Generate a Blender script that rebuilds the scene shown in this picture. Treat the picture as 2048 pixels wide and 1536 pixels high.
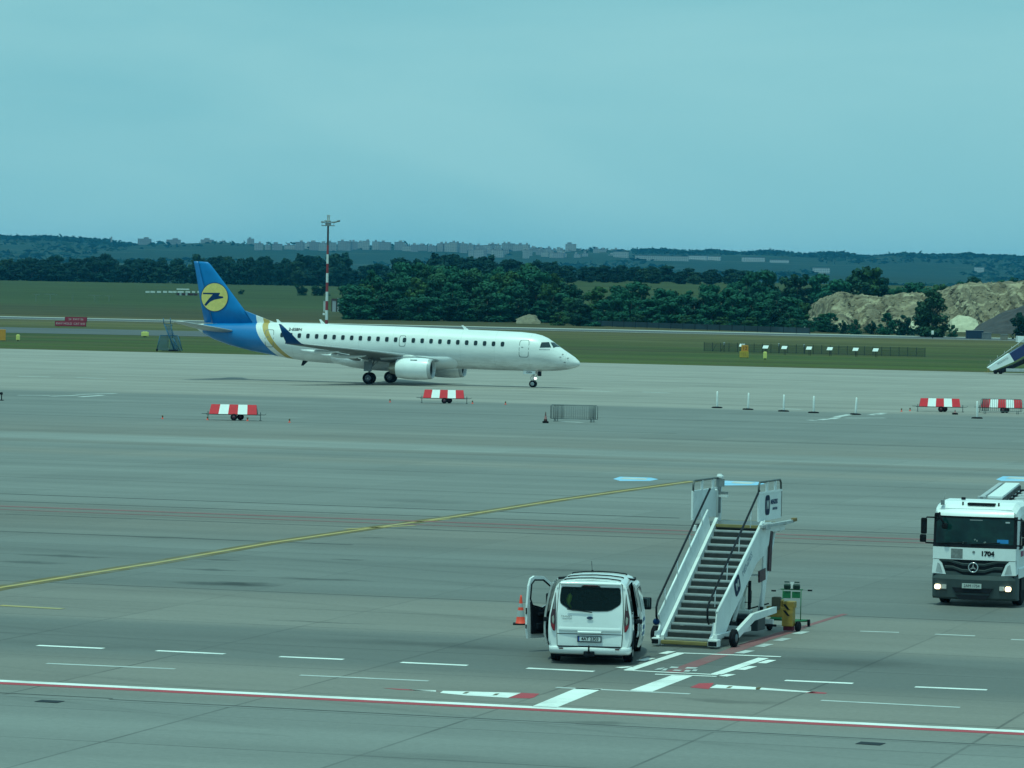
import bpy, bmesh, math, random
from mathutils import Vector, Matrix
random.seed(7)
SC = bpy.context.scene
for _o in list(bpy.data.objects): bpy.data.objects.remove(_o)

# ------------------------------------------------------------------ camera
FPX, HC = 8030.0, 9.05                       # focal length in photo pixels, eye height in metres
PITCH, ROLL = math.radians(1.448), math.radians(1.05)
cam_d = bpy.data.cameras.new("camera"); cam = bpy.data.objects.new("camera", cam_d)
SC.collection.objects.link(cam); SC.camera = cam
cam_d.sensor_width = 36.0; cam_d.lens = FPX / 2048 * 36.0
cam_d.clip_start = 1.0; cam_d.clip_end = 60000.0
RM = Matrix.Rotation(math.pi/2 - PITCH, 3, 'X') @ Matrix.Rotation(ROLL, 3, 'Z')
cam.matrix_world = Matrix.Translation((0, 0, HC)) @ RM.to_4x4()

# ------------------------------------------------------------------ sky, sun, exposure
world = bpy.data.worlds.new("World"); SC.world = world; world.use_nodes = True
wn, wl = world.node_tree.nodes, world.node_tree.links
wn.clear()
wo = wn.new('ShaderNodeOutputWorld'); bg = wn.new('ShaderNodeBackground'); bg.inputs[1].default_value = 0.1
SUN_EL, SUN_AZ = math.radians(74), math.radians(215)     # azimuth measured clockwise from +Y: very high, behind the camera to the left
sky = wn.new('ShaderNodeTexSky'); sky.sky_type = 'NISHITA'; sky.sun_disc = False
sky.sun_elevation = SUN_EL; sky.sun_rotation = SUN_AZ; sky.air_density = 1.5; sky.dust_density = 4.0
tc = wn.new('ShaderNodeTexCoord'); mp = wn.new('ShaderNodeMapping'); mp.inputs['Scale'].default_value = (1.6, 1.6, 5.5)
nz = wn.new('ShaderNodeTexNoise'); nz.inputs['Scale'].default_value = 3.2; nz.inputs['Detail'].default_value = 5; nz.inputs['Roughness'].default_value = .5; nz.inputs['Distortion'].default_value = .6
cr = wn.new('ShaderNodeValToRGB')
cr.color_ramp.elements[0].position = .32; cr.color_ramp.elements[0].color = (2.20, 5.80, 6.55, 1)
cr.color_ramp.elements[1].position = .68; cr.color_ramp.elements[1].color = (3.0, 6.65, 7.15, 1)
mxs = wn.new('ShaderNodeMix'); mxs.data_type = 'RGBA'; mxs.inputs[0].default_value = .90
wl.new(tc.outputs['Generated'], mp.inputs[0]); wl.new(mp.outputs[0], nz.inputs['Vector']); wl.new(nz.outputs['Fac'], cr.inputs[0])
wl.new(sky.outputs[0], mxs.inputs[6]); wl.new(cr.outputs[0], mxs.inputs[7]); wl.new(mxs.outputs[2], bg.inputs[0]); wl.new(bg.outputs[0], wo.inputs[0])
sun_d = bpy.data.lights.new("sun", 'SUN'); sun = bpy.data.objects.new("sun", sun_d); SC.collection.objects.link(sun)
sun_d.energy = 2.45; sun_d.angle = math.radians(2.5); sun_d.color = (.62, 1.0, .80)
sdir = Vector((math.sin(SUN_AZ)*math.cos(SUN_EL), math.cos(SUN_AZ)*math.cos(SUN_EL), math.sin(SUN_EL)))
sun.rotation_euler = sdir.to_track_quat('Z', 'Y').to_euler()
SC.view_settings.view_transform = 'Standard'; SC.view_settings.look = 'None'
SC.view_settings.exposure = 0.0; SC.view_settings.gamma = 1.0
SC.render.engine = 'CYCLES'
SC.cycles.volume_bounces = 1; SC.cycles.max_bounces = 8; SC.cycles.transparent_max_bounces = 16

# ------------------------------------------------------------------ survey helpers: where a point of the photo stands on the ground
def ray(px, py): return RM @ Vector(((px-1024)/FPX, -(py-768)/FPX, -1.0))
def G(px, py, z=0.0):
    d = ray(px, py); return Vector((0, 0, HC)) + d*((z-HC)/d.z)
def GY(px, py, Y):
    d = ray(px, py); return Vector((0, 0, HC)) + d*(Y/d.y)
AX = math.radians(16.5); CA, SA = math.cos(AX), math.sin(AX)        # the apron's own axes: u along the taxiway, v across it
def UV(p): return (p[0]*CA - p[1]*SA, p[0]*SA + p[1]*CA)
def XY(u, v): return (u*CA + v*SA, -u*SA + v*CA)
def scale_at(Y): return FPX / Y

# ------------------------------------------------------------------ materials
MATS = {}
def nodes_of(m):
    m.use_nodes = True; return m.node_tree.nodes, m.node_tree.links
def mat(name, col, rough=.5, metal=0.0, spec=.5, var=.12, scale=3.0, dirt=None, dirt_amt=.35, coat=0.0, bump=0.0, stretch=(1,1,1), emis=None, emis_s=0, trans=0.0, alpha=1.0, bscale=None, objvar=0.0):
    if name in MATS: return MATS[name]
    m = bpy.data.materials.new(name); n, l = nodes_of(m); b = n['Principled BSDF']
    t = n.new('ShaderNodeTexCoord'); mpn = n.new('ShaderNodeMapping'); mpn.inputs['Scale'].default_value = stretch
    l.new(t.outputs['Object'], mpn.inputs[0])
    a = n.new('ShaderNodeTexNoise'); a.inputs['Scale'].default_value = scale; a.inputs['Detail'].default_value = 6; a.inputs['Roughness'].default_value = .6
    l.new(mpn.outputs[0], a.inputs['Vector'])
    r = n.new('ShaderNodeValToRGB'); r.color_ramp.elements[0].position = .3; r.color_ramp.elements[1].position = .7
    r.color_ramp.elements[0].color = tuple(c*(1-var) for c in col) + (1,)
    r.color_ramp.elements[1].color = tuple(min(1, c*(1+var)) for c in col) + (1,)
    l.new(a.outputs['Fac'], r.inputs[0]); out = r.outputs[0]
    if dirt:
        a2 = n.new('ShaderNodeTexNoise'); a2.inputs['Scale'].default_value = scale*.55; a2.inputs['Detail'].default_value = 9; a2.inputs['Roughness'].default_value = .68
        l.new(mpn.outputs[0], a2.inputs['Vector'])
        rr = n.new('ShaderNodeMapRange'); rr.inputs[1].default_value = .48; rr.inputs[2].default_value = .75; rr.inputs[3].default_value = 0; rr.inputs[4].default_value = dirt_amt
        l.new(a2.outputs['Fac'], rr.inputs[0])
        mx = n.new('ShaderNodeMix'); mx.data_type = 'RGBA'; l.new(rr.outputs[0], mx.inputs[0]); l.new(out, mx.inputs[6]); mx.inputs[7].default_value = tuple(dirt)+(1,)
        out = mx.outputs[2]
    if objvar:
        oi = n.new('ShaderNodeObjectInfo'); hs = n.new('ShaderNodeHueSaturation'); mr = n.new('ShaderNodeMapRange')
        mr.inputs[3].default_value = 1-objvar; mr.inputs[4].default_value = 1+objvar
        l.new(oi.outputs['Random'], mr.inputs[0]); l.new(mr.outputs[0], hs.inputs['Value']); l.new(out, hs.inputs['Color'])
        mr2 = n.new('ShaderNodeMapRange'); mr2.inputs[3].default_value = .47; mr2.inputs[4].default_value = .53
        l.new(oi.outputs['Random'], mr2.inputs[0]); l.new(mr2.outputs[0], hs.inputs['Hue']); out = hs.outputs[0]
    l.new(out, b.inputs['Base Color'])
    b.inputs['Specular IOR Level'].default_value = spec
    b.inputs['Roughness'].default_value = rough; b.inputs['Metallic'].default_value = metal
    b.inputs['Coat Weight'].default_value = coat; b.inputs['Transmission Weight'].default_value = trans; b.inputs['Alpha'].default_value = alpha
    if emis: b.inputs['Emission Color'].default_value = tuple(emis)+(1,); b.inputs['Emission Strength'].default_value = emis_s
    if bump:
        bp = n.new('ShaderNodeBump'); bp.inputs['Strength'].default_value = bump; bp.inputs['Distance'].default_value = .05
        a3 = n.new('ShaderNodeTexNoise'); a3.inputs['Scale'].default_value = bscale or scale*6; a3.inputs['Detail'].default_value = 4
        l.new(mpn.outputs[0], a3.inputs['Vector']); l.new(a3.outputs['Fac'], bp.inputs['Height']); l.new(bp.outputs[0], b.inputs['Normal'])
    MATS[name] = m; return m

WHITE = mat('white_paint', (.84,.86,.86), .32, var=.04, scale=1.2, dirt=(.42,.43,.42), dirt_amt=.35, coat=.2)
VANW = mat('van_white', (.83,.84,.84), .25, var=.02, scale=1.5, dirt=(.5,.5,.48), dirt_amt=.18, coat=.5)
STAIRW = mat('stair_white', (.74,.76,.76), .4, var=.05, scale=2.2, dirt=(.34,.35,.34), dirt_amt=.45)
GREY = mat('grey_metal', (.22,.24,.25), .5, .4, var=.2, scale=4)
LGREY = mat('light_grey', (.45,.47,.48), .5, .2, var=.12, scale=4, dirt=(.2,.2,.2))
DARK = mat('dark_plastic', (.007,.009,.014), .6, spec=.2, var=.25, scale=5)
BLACK = mat('black_rubber', (.007,.008,.012), .85, spec=.15, var=.3, scale=8, dirt=(.03,.03,.03), dirt_amt=.4)
CHROME = mat('chrome', (.62,.64,.66), .22, .9, var=.08, scale=6)
GLASS = mat('dark_glass', (.012,.03,.032), .06, var=.3, scale=2, coat=.3)
RED = mat('red_paint', (.66,.012,.03), .5, spec=.25, var=.1, scale=2, dirt=(.35,.03,.04))
REDL = mat('red_lens', (.22,.008,.015), .15, var=.1)
CLEARL = mat('clear_lens', (.55,.5,.47), .15, var=.25, scale=8)
YEL = mat('yellow_paint', (.23,.18,.06), .5, var=.15, scale=3, dirt=(.25,.2,.1), dirt_amt=.6)
ORANGE = mat('orange_plastic', (.95,.07,.03), .5, var=.06)
NAVY = mat('navy_paint', (.0,.03,.11), .45, spec=.2, var=.1, scale=2)
BLUE = mat('tail_blue', (.0,.175,.47), .4, spec=.25, var=.10, scale=.8, dirt=(.0,.20,.48), dirt_amt=.4)
YDISC = mat('disc_yellow', (.66,.55,.16), .45, var=.12, scale=3, dirt=(.7,.5,.08), dirt_amt=.5)
GREEN = mat('green_paint', (.012,.15,.06), .45, var=.15, scale=4)
TREAD = mat('stair_tread', (.12,.125,.125), .5, .3, var=.25, scale=5, stretch=(.3,3,3), dirt=(.06,.06,.06), dirt_amt=.5)
RISER = mat('stair_riser', (.045,.048,.05), .6, spec=.2, var=.25, scale=6)

# ------------------------------------------------------------------ mesh helpers
class MB:
    def __init__(s): s.bm = bmesh.new()
    def _mi(s, fs, mi, smooth=False):
        for f in fs: f.material_index = mi; f.smooth = smooth
    def box(s, c, d, rot=None, bev=0.0, mi=0, seg=2):
        r = bmesh.ops.create_cube(s.bm, size=1.0); vs = r['verts']
        bmesh.ops.scale(s.bm, vec=Vector(d), verts=vs)
        if bev:
            es = list({e for v in vs for e in v.link_edges}); rb = bmesh.ops.bevel(s.bm, geom=es, offset=bev, segments=seg, affect='EDGES', profile=.6)
            vs = list({v for f in rb['faces'] for v in f.verts} | {v for v in vs if v.is_valid})
        if rot: bmesh.ops.rotate(s.bm, cent=(0,0,0), matrix=(rot if isinstance(rot, Matrix) else Matrix.Rotation(rot[1], 3, rot[0])), verts=vs)
        bmesh.ops.translate(s.bm, vec=Vector(c), verts=vs)
        s._mi({f for v in vs for f in v.link_faces}, mi); return s
    def poly(s, pts, mi=0, smooth=False):
        vs = [s.bm.verts.new(p) for p in pts]; f = s.bm.faces.new(vs); f.material_index = mi; f.smooth = smooth; return f
    def prism(s, pts, vec, mi=0):
        """polygon of 3D points extruded by vec"""
        vec = Vector(vec); a = [s.bm.verts.new(p) for p in pts]; b = [s.bm.verts.new(Vector(p)+vec) for p in pts]; n = len(pts)
        fs = [s.bm.faces.new(a), s.bm.faces.new(b[::-1])] + [s.bm.faces.new((a[i], b[i], b[(i+1) % n], a[(i+1) % n])) for i in range(n)]
        s._mi(fs, mi); bmesh.ops.recalc_face_normals(s.bm, faces=fs); return s
    def loft(s, rings, mi=0, cap=True, closed=True, smooth=True, skip=None):
        R = [[s.bm.verts.new(p) for p in r] for r in rings]; n = len(R[0]); fs = []
        for i in range(len(R)-1):
            for j in range(n if closed else n-1):
                if skip and skip(i, j): continue
                fs.append(s.bm.faces.new((R[i][j], R[i][(j+1) % n], R[i+1][(j+1) % n], R[i+1][j])))
        s._mi(fs, mi, smooth)
        if cap:
            c = [s.bm.faces.new(R[0][::-1]), s.bm.faces.new(R[-1])]; s._mi(c, mi)
        return s
    def tube(s, pts, r, n=8, mi=0):
        pts = [Vector(p) for p in pts]; rr = r if isinstance(r, (list, tuple)) else [r]*len(pts)
        rings = []; up = None
        for i, p in enumerate(pts):
            t = (pts[min(i+1, len(pts)-1)] - pts[max(i-1, 0)]).normalized()
            if up is None: up = t.orthogonal().normalized()
            else:
                up = up - t*up.dot(t); up = up.normalized() if up.length > 1e-5 else t.orthogonal().normalized()
            w = t.cross(up)
            rings.append([p + (up*math.cos(2*math.pi*k/n) + w*math.sin(2*math.pi*k/n))*rr[i] for k in range(n)])
        return s.loft(rings, mi)
    def rev(s, prof, c, axis='y', n=24, mi=0, smooth=True, mis=None, cap=True):
        """surface of revolution: prof = [(along, radius)]"""
        c = Vector(c); rings = []
        for a, r in prof:
            ring = []
            for k in range(n):
                t = 2*math.pi*k/n; u, w = r*math.cos(t), r*math.sin(t)
                ring.append(c + (Vector((u, a, w)) if axis == 'y' else Vector((a, u, w)) if axis == 'x' else Vector((u, w, a))))
            rings.append(ring)
        R = [[s.bm.verts.new(p) for p in r] for r in rings]; fs = []
        for i in range(len(R)-1):
            for j in range(n):
                f = s.bm.faces.new((R[i][j], R[i][(j+1) % n], R[i+1][(j+1) % n], R[i+1][j])); f.smooth = smooth; f.material_index = mis[i] if mis else mi
        if cap:
            f = s.bm.faces.new(R[0][::-1]); f.material_index = mis[0] if mis else mi
            f = s.bm.faces.new(R[-1]); f.material_index = mis[-1] if mis else mi
        return s
    def build(s, name, mats, parent=None, normals=True, me_name=None):
        if normals: bmesh.ops.recalc_face_normals(s.bm, faces=s.bm.faces[:])
        me = bpy.data.meshes.new(me_name or name); s.bm.to_mesh(me); s.bm.free()
        for m in (mats if isinstance(mats, (list, tuple)) else [mats]): me.materials.append(m)
        o = bpy.data.objects.new(name, me); SC.collection.objects.link(o)
        if parent: o.parent = parent
        return o
def tag(o, label=None, cat=None, group=None, kind=None):
    if label: o['label'] = label
    if cat: o['category'] = cat
    if group: o['group'] = group
    if kind: o['kind'] = kind
    return o
def empty(name, loc, rz, label, cat, group=None):
    o = bpy.data.objects.new(name, None); SC.collection.objects.link(o); o.empty_display_size = .3
    o.location = loc; o.rotation_euler = (0, 0, rz); return tag(o, label, cat, group)
def copy_thing(src, loc, rz, label=None):
    def cp(o, par):
        c = o.copy(); SC.collection.objects.link(c); c.parent = par
        for ch in kids.get(o.name, []): cp(ch, c)
        return c
    kids = {}
    for o in [src]+list(src.children_recursive):
        kids[o.name] = list(o.children)
    r = cp(src, None); r.location = loc; r.rotation_euler = (0, 0, rz)
    if label: r['label'] = label
    return r
def text(name, s, size, m, parent, loc, rot, extrude=.002, align='CENTER', sx=1.0, bold=0.0, shear=0.0):
    cu = bpy.data.curves.new(name, 'FONT'); cu.body = s; cu.size = size; cu.extrude = extrude; cu.align_x = align; cu.align_y = 'CENTER'; cu.offset = bold; cu.shear = shear
    tmp = bpy.data.objects.new(name+'_t', cu); SC.collection.objects.link(tmp)
    bpy.context.view_layer.update()
    me = bpy.data.meshes.new_from_object(tmp.evaluated_get(bpy.context.evaluated_depsgraph_get())); bpy.data.objects.remove(tmp); bpy.data.curves.remove(cu)
    me.materials.clear(); me.materials.append(m); me.name = name
    me.transform(Matrix.Diagonal((sx, 1, 1, 1)))
    o = bpy.data.objects.new(name, me); SC.collection.objects.link(o); o.parent = parent; o.location = loc; o.rotation_euler = rot; return o
PI = math.pi
# ================================================================== GROUND
def mn(n, l, op, a, b=None, c=None):
    x = n.new('ShaderNodeMath'); x.operation = op
    for i, v in enumerate((a, b, c)):
        if v is None: continue
        if hasattr(v, 'default_value') or hasattr(v, 'links'): l.new(v, x.inputs[i])
        else: x.inputs[i].default_value = v
    return x.outputs[0]
def noise(n, l, vec, sc, det=4, rough=.55, stretch=None):
    if stretch:
        q = n.new('ShaderNodeMapping'); q.inputs['Scale'].default_value = stretch; l.new(vec, q.inputs[0]); vec = q.outputs[0]
    x = n.new('ShaderNodeTexNoise'); x.inputs['Scale'].default_value = sc; x.inputs['Detail'].default_value = det; x.inputs['Roughness'].default_value = rough
    l.new(vec, x.inputs['Vector']); return x.outputs['Fac']
def mixc(n, l, fac, a, b, mode='MIX'):
    x = n.new('ShaderNodeMix'); x.data_type = 'RGBA'; x.blend_type = mode
    for i, v in ((0, fac), (6, a), (7, b)):
        if isinstance(v, (int, float)): x.inputs[i].default_value = v
        elif isinstance(v, tuple): x.inputs[i].default_value = v+((1,) if len(v) == 3 else ())
        else: l.new(v, x.inputs[i])
    return x.outputs[2]
def maprange(n, l, v, a, b, c=0., d=1.):
    x = n.new('ShaderNodeMapRange'); l.new(v, x.inputs[0])
    for i, q in enumerate((a, b, c, d)): x.inputs[i+1].default_value = q
    return x.outputs[0]

# --- apron concrete; its object coordinates are (u, v) metres
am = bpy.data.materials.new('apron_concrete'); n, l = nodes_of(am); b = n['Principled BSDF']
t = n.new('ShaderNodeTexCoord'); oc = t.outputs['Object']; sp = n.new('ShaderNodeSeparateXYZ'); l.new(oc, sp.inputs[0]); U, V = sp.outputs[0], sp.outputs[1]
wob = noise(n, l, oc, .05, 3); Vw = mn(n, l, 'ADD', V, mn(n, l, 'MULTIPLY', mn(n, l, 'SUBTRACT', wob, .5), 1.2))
def g1(v, tint=(1, 1, 1)): return (v*tint[0]*.775, v*tint[1]*.75, v*tint[2]*.70, 1)
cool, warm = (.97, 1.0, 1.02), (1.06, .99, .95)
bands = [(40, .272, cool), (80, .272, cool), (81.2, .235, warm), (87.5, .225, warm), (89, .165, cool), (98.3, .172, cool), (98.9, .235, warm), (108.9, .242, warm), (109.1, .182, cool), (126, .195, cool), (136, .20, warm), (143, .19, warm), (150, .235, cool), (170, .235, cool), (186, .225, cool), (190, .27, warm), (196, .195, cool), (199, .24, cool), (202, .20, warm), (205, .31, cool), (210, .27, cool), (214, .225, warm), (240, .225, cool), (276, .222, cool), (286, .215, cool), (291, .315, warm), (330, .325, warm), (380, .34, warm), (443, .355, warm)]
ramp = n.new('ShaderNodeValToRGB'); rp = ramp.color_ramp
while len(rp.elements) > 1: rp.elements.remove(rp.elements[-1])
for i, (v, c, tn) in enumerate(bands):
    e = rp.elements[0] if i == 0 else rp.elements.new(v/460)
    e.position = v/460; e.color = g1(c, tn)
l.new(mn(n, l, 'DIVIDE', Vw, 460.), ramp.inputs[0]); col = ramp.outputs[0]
def amul(col, f, nn=None, ll=None): # multiply colour by scalar output
    n = nn or globals()['n']; l = ll or globals()['l']
    x = n.new('ShaderNodeVectorMath'); x.operation = 'SCALE'; l.new(col, x.inputs[0]); l.new(f, x.inputs['Scale']); return x.outputs[0]
# patchwork of slabs, each cast a little differently
SL = 5.25
slab = n.new('ShaderNodeCombineXYZ'); l.new(mn(n, l, 'FLOOR', mn(n, l, 'DIVIDE', mn(n, l, 'ADD', U, 24.3), SL)), slab.inputs[0]); l.new(mn(n, l, 'FLOOR', mn(n, l, 'DIVIDE', mn(n, l, 'ADD', V, -109.0), SL)), slab.inputs[1])
wnz = n.new('ShaderNodeTexWhiteNoise'); l.new(slab.outputs[0], wnz.inputs['Vector'])
col = amul(col, maprange(n, l, wnz.outputs['Value'], 0, 1, .94, 1.05))
col = amul(col, maprange(n, l, noise(n, l, oc, 1.0, 6, .6, (.018, .25, 1)), .3, .7, .83, 1.15))      # long streaks along the traffic
col = amul(col, maprange(n, l, noise(n, l, oc, 1.0, 5, .6, (.07, .10, 1)), .3, .7, .93, 1.06))
col = amul(col, maprange(n, l, noise(n, l, oc, 6.0, 5, .85), .3, .7, .86, 1.14))
st = maprange(n, l, noise(n, l, oc, 1.0, 7, .65, (.10, .42, 1)), .60, .72)                          # dark oily patches
col = amul(col, maprange(n, l, st, 0, 1, 1, .80))
# tyre tracks crossing at a slant
q = n.new('ShaderNodeMapping'); q.inputs['Rotation'].default_value = (0, 0, math.radians(24)); l.new(oc, q.inputs[0])
tr = maprange(n, l, noise(n, l, q.outputs[0], 1.0, 4, .6, (.02, .9, 1)), .58, .70)
tr = mn(n, l, 'MULTIPLY', tr, maprange(n, l, V, 150, 165, 1, .15)); col = amul(col, maprange(n, l, tr, 0, 1, 1, .86))
# individual stains seen on the ground
dn = n.new('ShaderNodeTexNoise'); dn.inputs['Scale'].default_value = .8; dn.inputs['Detail'].default_value = 4; l.new(oc, dn.inputs['Vector'])
dv = n.new('ShaderNodeVectorMath'); dv.operation = 'MULTIPLY_ADD'; l.new(dn.outputs['Color'], dv.inputs[0]); dv.inputs[1].default_value = (2.2, 1.8, 0); l.new(oc, dv.inputs[2])
stains = [(460, 1168, 1.5, .75, .5), (60, 1125, 1.3, .7, .3), (130, 1112, 1.5, .5, .3), (420, 1140, 1.2, .4, .35), (695, 1120, .5, .25, .45), (750, 1076, .8, .35, .4), (830, 1057, .7, .3, .3), (430, 1120, 1.0, .5, .3), (640, 1158, 1.6, .4, .28), (1200, 1446, 1.0, .35, .22), (1465, 1402, 1.1, .4, .22), (1700, 1325, 2.2, 1.2, .22), (880, 1290, 3.0, .9, .2), (160, 1292, 3, .8, .15), (340, 1075, 1.6, .35, .25), (850, 1003, 3, 1.4, .15), (1095, 1140, 2.0, .5, .2), (640, 1245, 1.5, .25, .3)]
mask = None
for px, py, ru, rv, amt in stains:
    u0, v0 = UV(G(px, py)); s1 = n.new('ShaderNodeVectorMath'); s1.operation = 'SUBTRACT'; l.new(dv.outputs[0], s1.inputs[0]); s1.inputs[1].default_value = (u0+1.1, v0+.9, 0)
    s2 = n.new('ShaderNodeVectorMath'); s2.operation = 'MULTIPLY'; l.new(s1.outputs[0], s2.inputs[0]); s2.inputs[1].default_value = (1/ru, 1/rv, 0)
    s3 = n.new('ShaderNodeVectorMath'); s3.operation = 'LENGTH'; l.new(s2.outputs[0], s3.inputs[0])
    k = maprange(n, l, s3.outputs['Value'], .35, 1.15, min(.75, amt*1.5), 0); mask = k if mask is None else mn(n, l, 'MAXIMUM', mask, k)
col = amul(col, mn(n, l, 'SUBTRACT', 1.0, mask))
# joints
def joint(coord, off, w, strength, per=SL):
    f = mn(n, l, 'FRACT', mn(n, l, 'DIVIDE', mn(n, l, 'ADD', coord, off), per)); d = mn(n, l, 'MULTIPLY', mn(n, l, 'MINIMUM', f, mn(n, l, 'SUBTRACT', 1.0, f)), per)
    return maprange(n, l, d, w*.5, w*1.2, strength, 0)
ju = mn(n, l, 'MULTIPLY', mn(n, l, 'MULTIPLY', joint(U, 24.3, .04, .5), maprange(n, l, V, 84, 110, 1, .38)), maprange(n, l, noise(n, l, oc, .2, 3), .35, .6, .4, 1.0)); jv = mn(n, l, 'MULTIPLY', joint(V, -109.0, .05, .5), maprange(n, l, noise(n, l, oc, .12, 2), .35, .6, .35, 1.0))
col = amul(col, mn(n, l, 'SUBTRACT', 1.0, mn(n, l, 'MAXIMUM', ju, jv)))
l.new(col, b.inputs['Base Color']); b.inputs['Roughness'].default_value = .72; b.inputs['Specular IOR Level'].default_value = .35
bp = n.new('ShaderNodeBump'); bp.inputs['Strength'].default_value = .25; bp.inputs['Distance'].default_value = .01; l.new(noise(n, l, oc, 14, 4), bp.inputs['Height']); l.new(bp.outputs[0], b.inputs['Normal'])

def uv_sheet(name, pts, m, z, kind='structure', label=None, sub=1):
    """flat sheet whose local axes are the apron's u and v"""
    mb = MB(); 
    if sub > 1 and len(pts) == 4:
        P = [Vector((p[0], p[1], 0)) for p in pts]
        mb.loft([[P[0].lerp(P[3], i/sub).lerp(P[1].lerp(P[2], i/sub), j/sub) for j in range(sub+1)] for i in range(sub+1)], cap=False, closed=False, smooth=False)
    else: mb.poly([(p[0], p[1], 0) for p in pts])
    o = mb.build(name, m); o.rotation_euler = (0, 0, -AX); o.location = (0, 0, z)
    for f in o.data.polygons:
        pass
    o['kind'] = kind
    if label: o['label'] = label
    return o
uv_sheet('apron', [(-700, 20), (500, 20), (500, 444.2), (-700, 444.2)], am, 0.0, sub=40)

# --- grass land
gm = bpy.data.materials.new('grass_land'); n, l = nodes_of(gm); b = n['Principled BSDF']
t = n.new('ShaderNodeTexCoord'); oc = t.outputs['Object']
q = n.new('ShaderNodeMapping'); q.inputs['Rotation'].default_value = (0, 0, AX); l.new(oc, q.inputs[0]); uvv = q.outputs[0]
sp = n.new('ShaderNodeSeparateXYZ'); l.new(uvv, sp.inputs[0]); V = sp.outputs[1]; spo = n.new('ShaderNodeSeparateXYZ'); l.new(oc, spo.inputs[0]); Yw = spo.outputs[1]
ramp = n.new('ShaderNodeValToRGB'); rp = ramp.color_ramp
gb = [(0, (.05,.075,.022)), (444, (.075,.095,.03)), (460, (.062,.098,.026)), (478, (.05,.088,.022)), (495, (.062,.096,.028)), (515, (.042,.078,.022)), (534, (.065,.085,.03)), (545, (.045,.075,.024)), (590, (.06,.085,.026)), (640, (.075,.092,.035)), (690, (.10,.11,.045)), (740, (.085,.085,.045)), (775, (.07,.08,.03)), (800, (.078,.075,.034)), (840, (.052,.06,.027)), (1000, (.048,.062,.028)), (1110, (.046,.080,.030)), (1190, (.040,.070,.026))]
while len(rp.elements) > 1: rp.elements.remove(rp.elements[-1])
for i, (v, c) in enumerate(gb):
    e = rp.elements[0] if i == 0 else rp.elements.new(v/1200)
    e.position = v/1200; e.color = c+(1,)
Vw = mn(n, l, 'ADD', V, mn(n, l, 'MULTIPLY', mn(n, l, 'SUBTRACT', noise(n, l, uvv, .02, 4), .5), 14.)); l.new(mn(n, l, 'DIVIDE', Vw, 1200.), ramp.inputs[0]); col = mixc(n, l, 1.0, ramp.outputs[0], (.86,.72,.66), 'MULTIPLY')
col = amul(col, maprange(n, l, noise(n, l, uvv, 1.0, 5, .6, (.012, .10, 1)), .3, .7, .62, 1.38))
col = amul(col, maprange(n, l, noise(n, l, uvv, 1.2, 5, .7), .3, .7, .85, 1.45))
olive = maprange(n, l, noise(n, l, uvv, 1.0, 6, .65, (.03, .09, 1)), .48, .66, 0, .7); olive = mn(n, l, 'MULTIPLY', olive, maprange(n, l, V, 950, 1200, 1, .15)); col = mixc(n, l, olive, col, (.085,.07,.035))
dry = maprange(n, l, noise(n, l, uvv, 1.0, 5, .6, (.02, .06, 1)), .56, .68, 0, .6); dry = mn(n, l, 'MULTIPLY', dry, mn(n, l, 'MULTIPLY', maprange(n, l, V, 560, 640), maprange(n, l, V, 860, 800)))
col = mixc(n, l, dry, col, (.16, .15, .075))
# far country: fields and woods
vo = n.new('ShaderNodeTexVoronoi'); vo.inputs['Scale'].default_value = 1.0; qq = n.new('ShaderNodeMapping'); qq.inputs['Scale'].default_value = (.0042, .0016, 1); l.new(oc, qq.inputs[0]); l.new(qq.outputs[0], vo.inputs['Vector'])
fr = n.new('ShaderNodeValToRGB'); fr.color_ramp.interpolation = 'CONSTANT'
for i, (p_, c) in enumerate([(0, (.014,.034,.018)), (.35, (.012,.030,.016)), (.55, (.026,.055,.028)), (.66, (.016,.036,.02)), (.82, (.05,.065,.04)), (.90, (.014,.032,.018))]):
    e = fr.color_ramp.elements[i] if i < 2 else fr.color_ramp.elements.new(p_)
    e.position = p_; e.color = c+(1,)
vs_ = n.new('ShaderNodeSeparateColor'); l.new(vo.outputs['Color'], vs_.inputs[0]); l.new(vs_.outputs[0], fr.inputs[0])
wood = maprange(n, l, noise(n, l, oc, 1.0, 5, .6, (.004, .0012, 1)), .46, .52); fc = mixc(n, l, wood, fr.outputs[0], (.010,.026,.015))
fc = amul(fc, maprange(n, l, noise(n, l, oc, .03, 5, .7), .3, .7, .7, 1.3))
col = mixc(n, l, maprange(n, l, Yw, 2250, 2450), col, fc)
l.new(col, b.inputs['Base Color']); b.inputs['Roughness'].default_value = .95; b.inputs['Specular IOR Level'].default_value = .1

def sm(a, b_, x):
    t_ = max(0., min(1., (x-a)/(b_-a))); return t_*t_*(3-2*t_)
def hz(x, Y):
    """height of the land"""
    v = x*SA + Y*CA
    z = -0.06
    z += 5.6*sm(1000, 1850, Y)
    z += 5.4*sm(1130, 1560, Y)*sm(-25, 30, x)*sm(3200, 2300, Y)
    z += -14*sm(2200, 3000, Y)
    px = 1024 + FPX*x/max(Y, 1.)
    z += 37*sm(3200, 6200, Y)
    ridge = 49.5 + 3.5*sm(290, 60, px) - 4*sm(180, 320, px)*sm(560, 400, px) + 1.6*math.sin(px*.017)+1.2*math.sin(px*.041+2)
    z += ridge*sm(6000, 8300, Y) - 60*sm(8600, 12000, Y)
    if Y > 2500: z += 2.5*math.sin(x*.013+Y*.002)*sm(2500, 4000, Y)*math.cos(Y*.004) + 2.0*math.sin(x*.051)*sm(7000, 8000, Y)
    return z
Ys = [-300, -100, 0, 50, 100, 200, 300, 400, 440, 480, 520, 560, 600, 650, 700, 750, 800, 850, 900, 950] + [1000+50*i for i in range(24)] + [2200+100*i for i in range(30)] + [5200+150*i for i in range(26)] + [9500, 10500, 12000, 16000]
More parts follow.
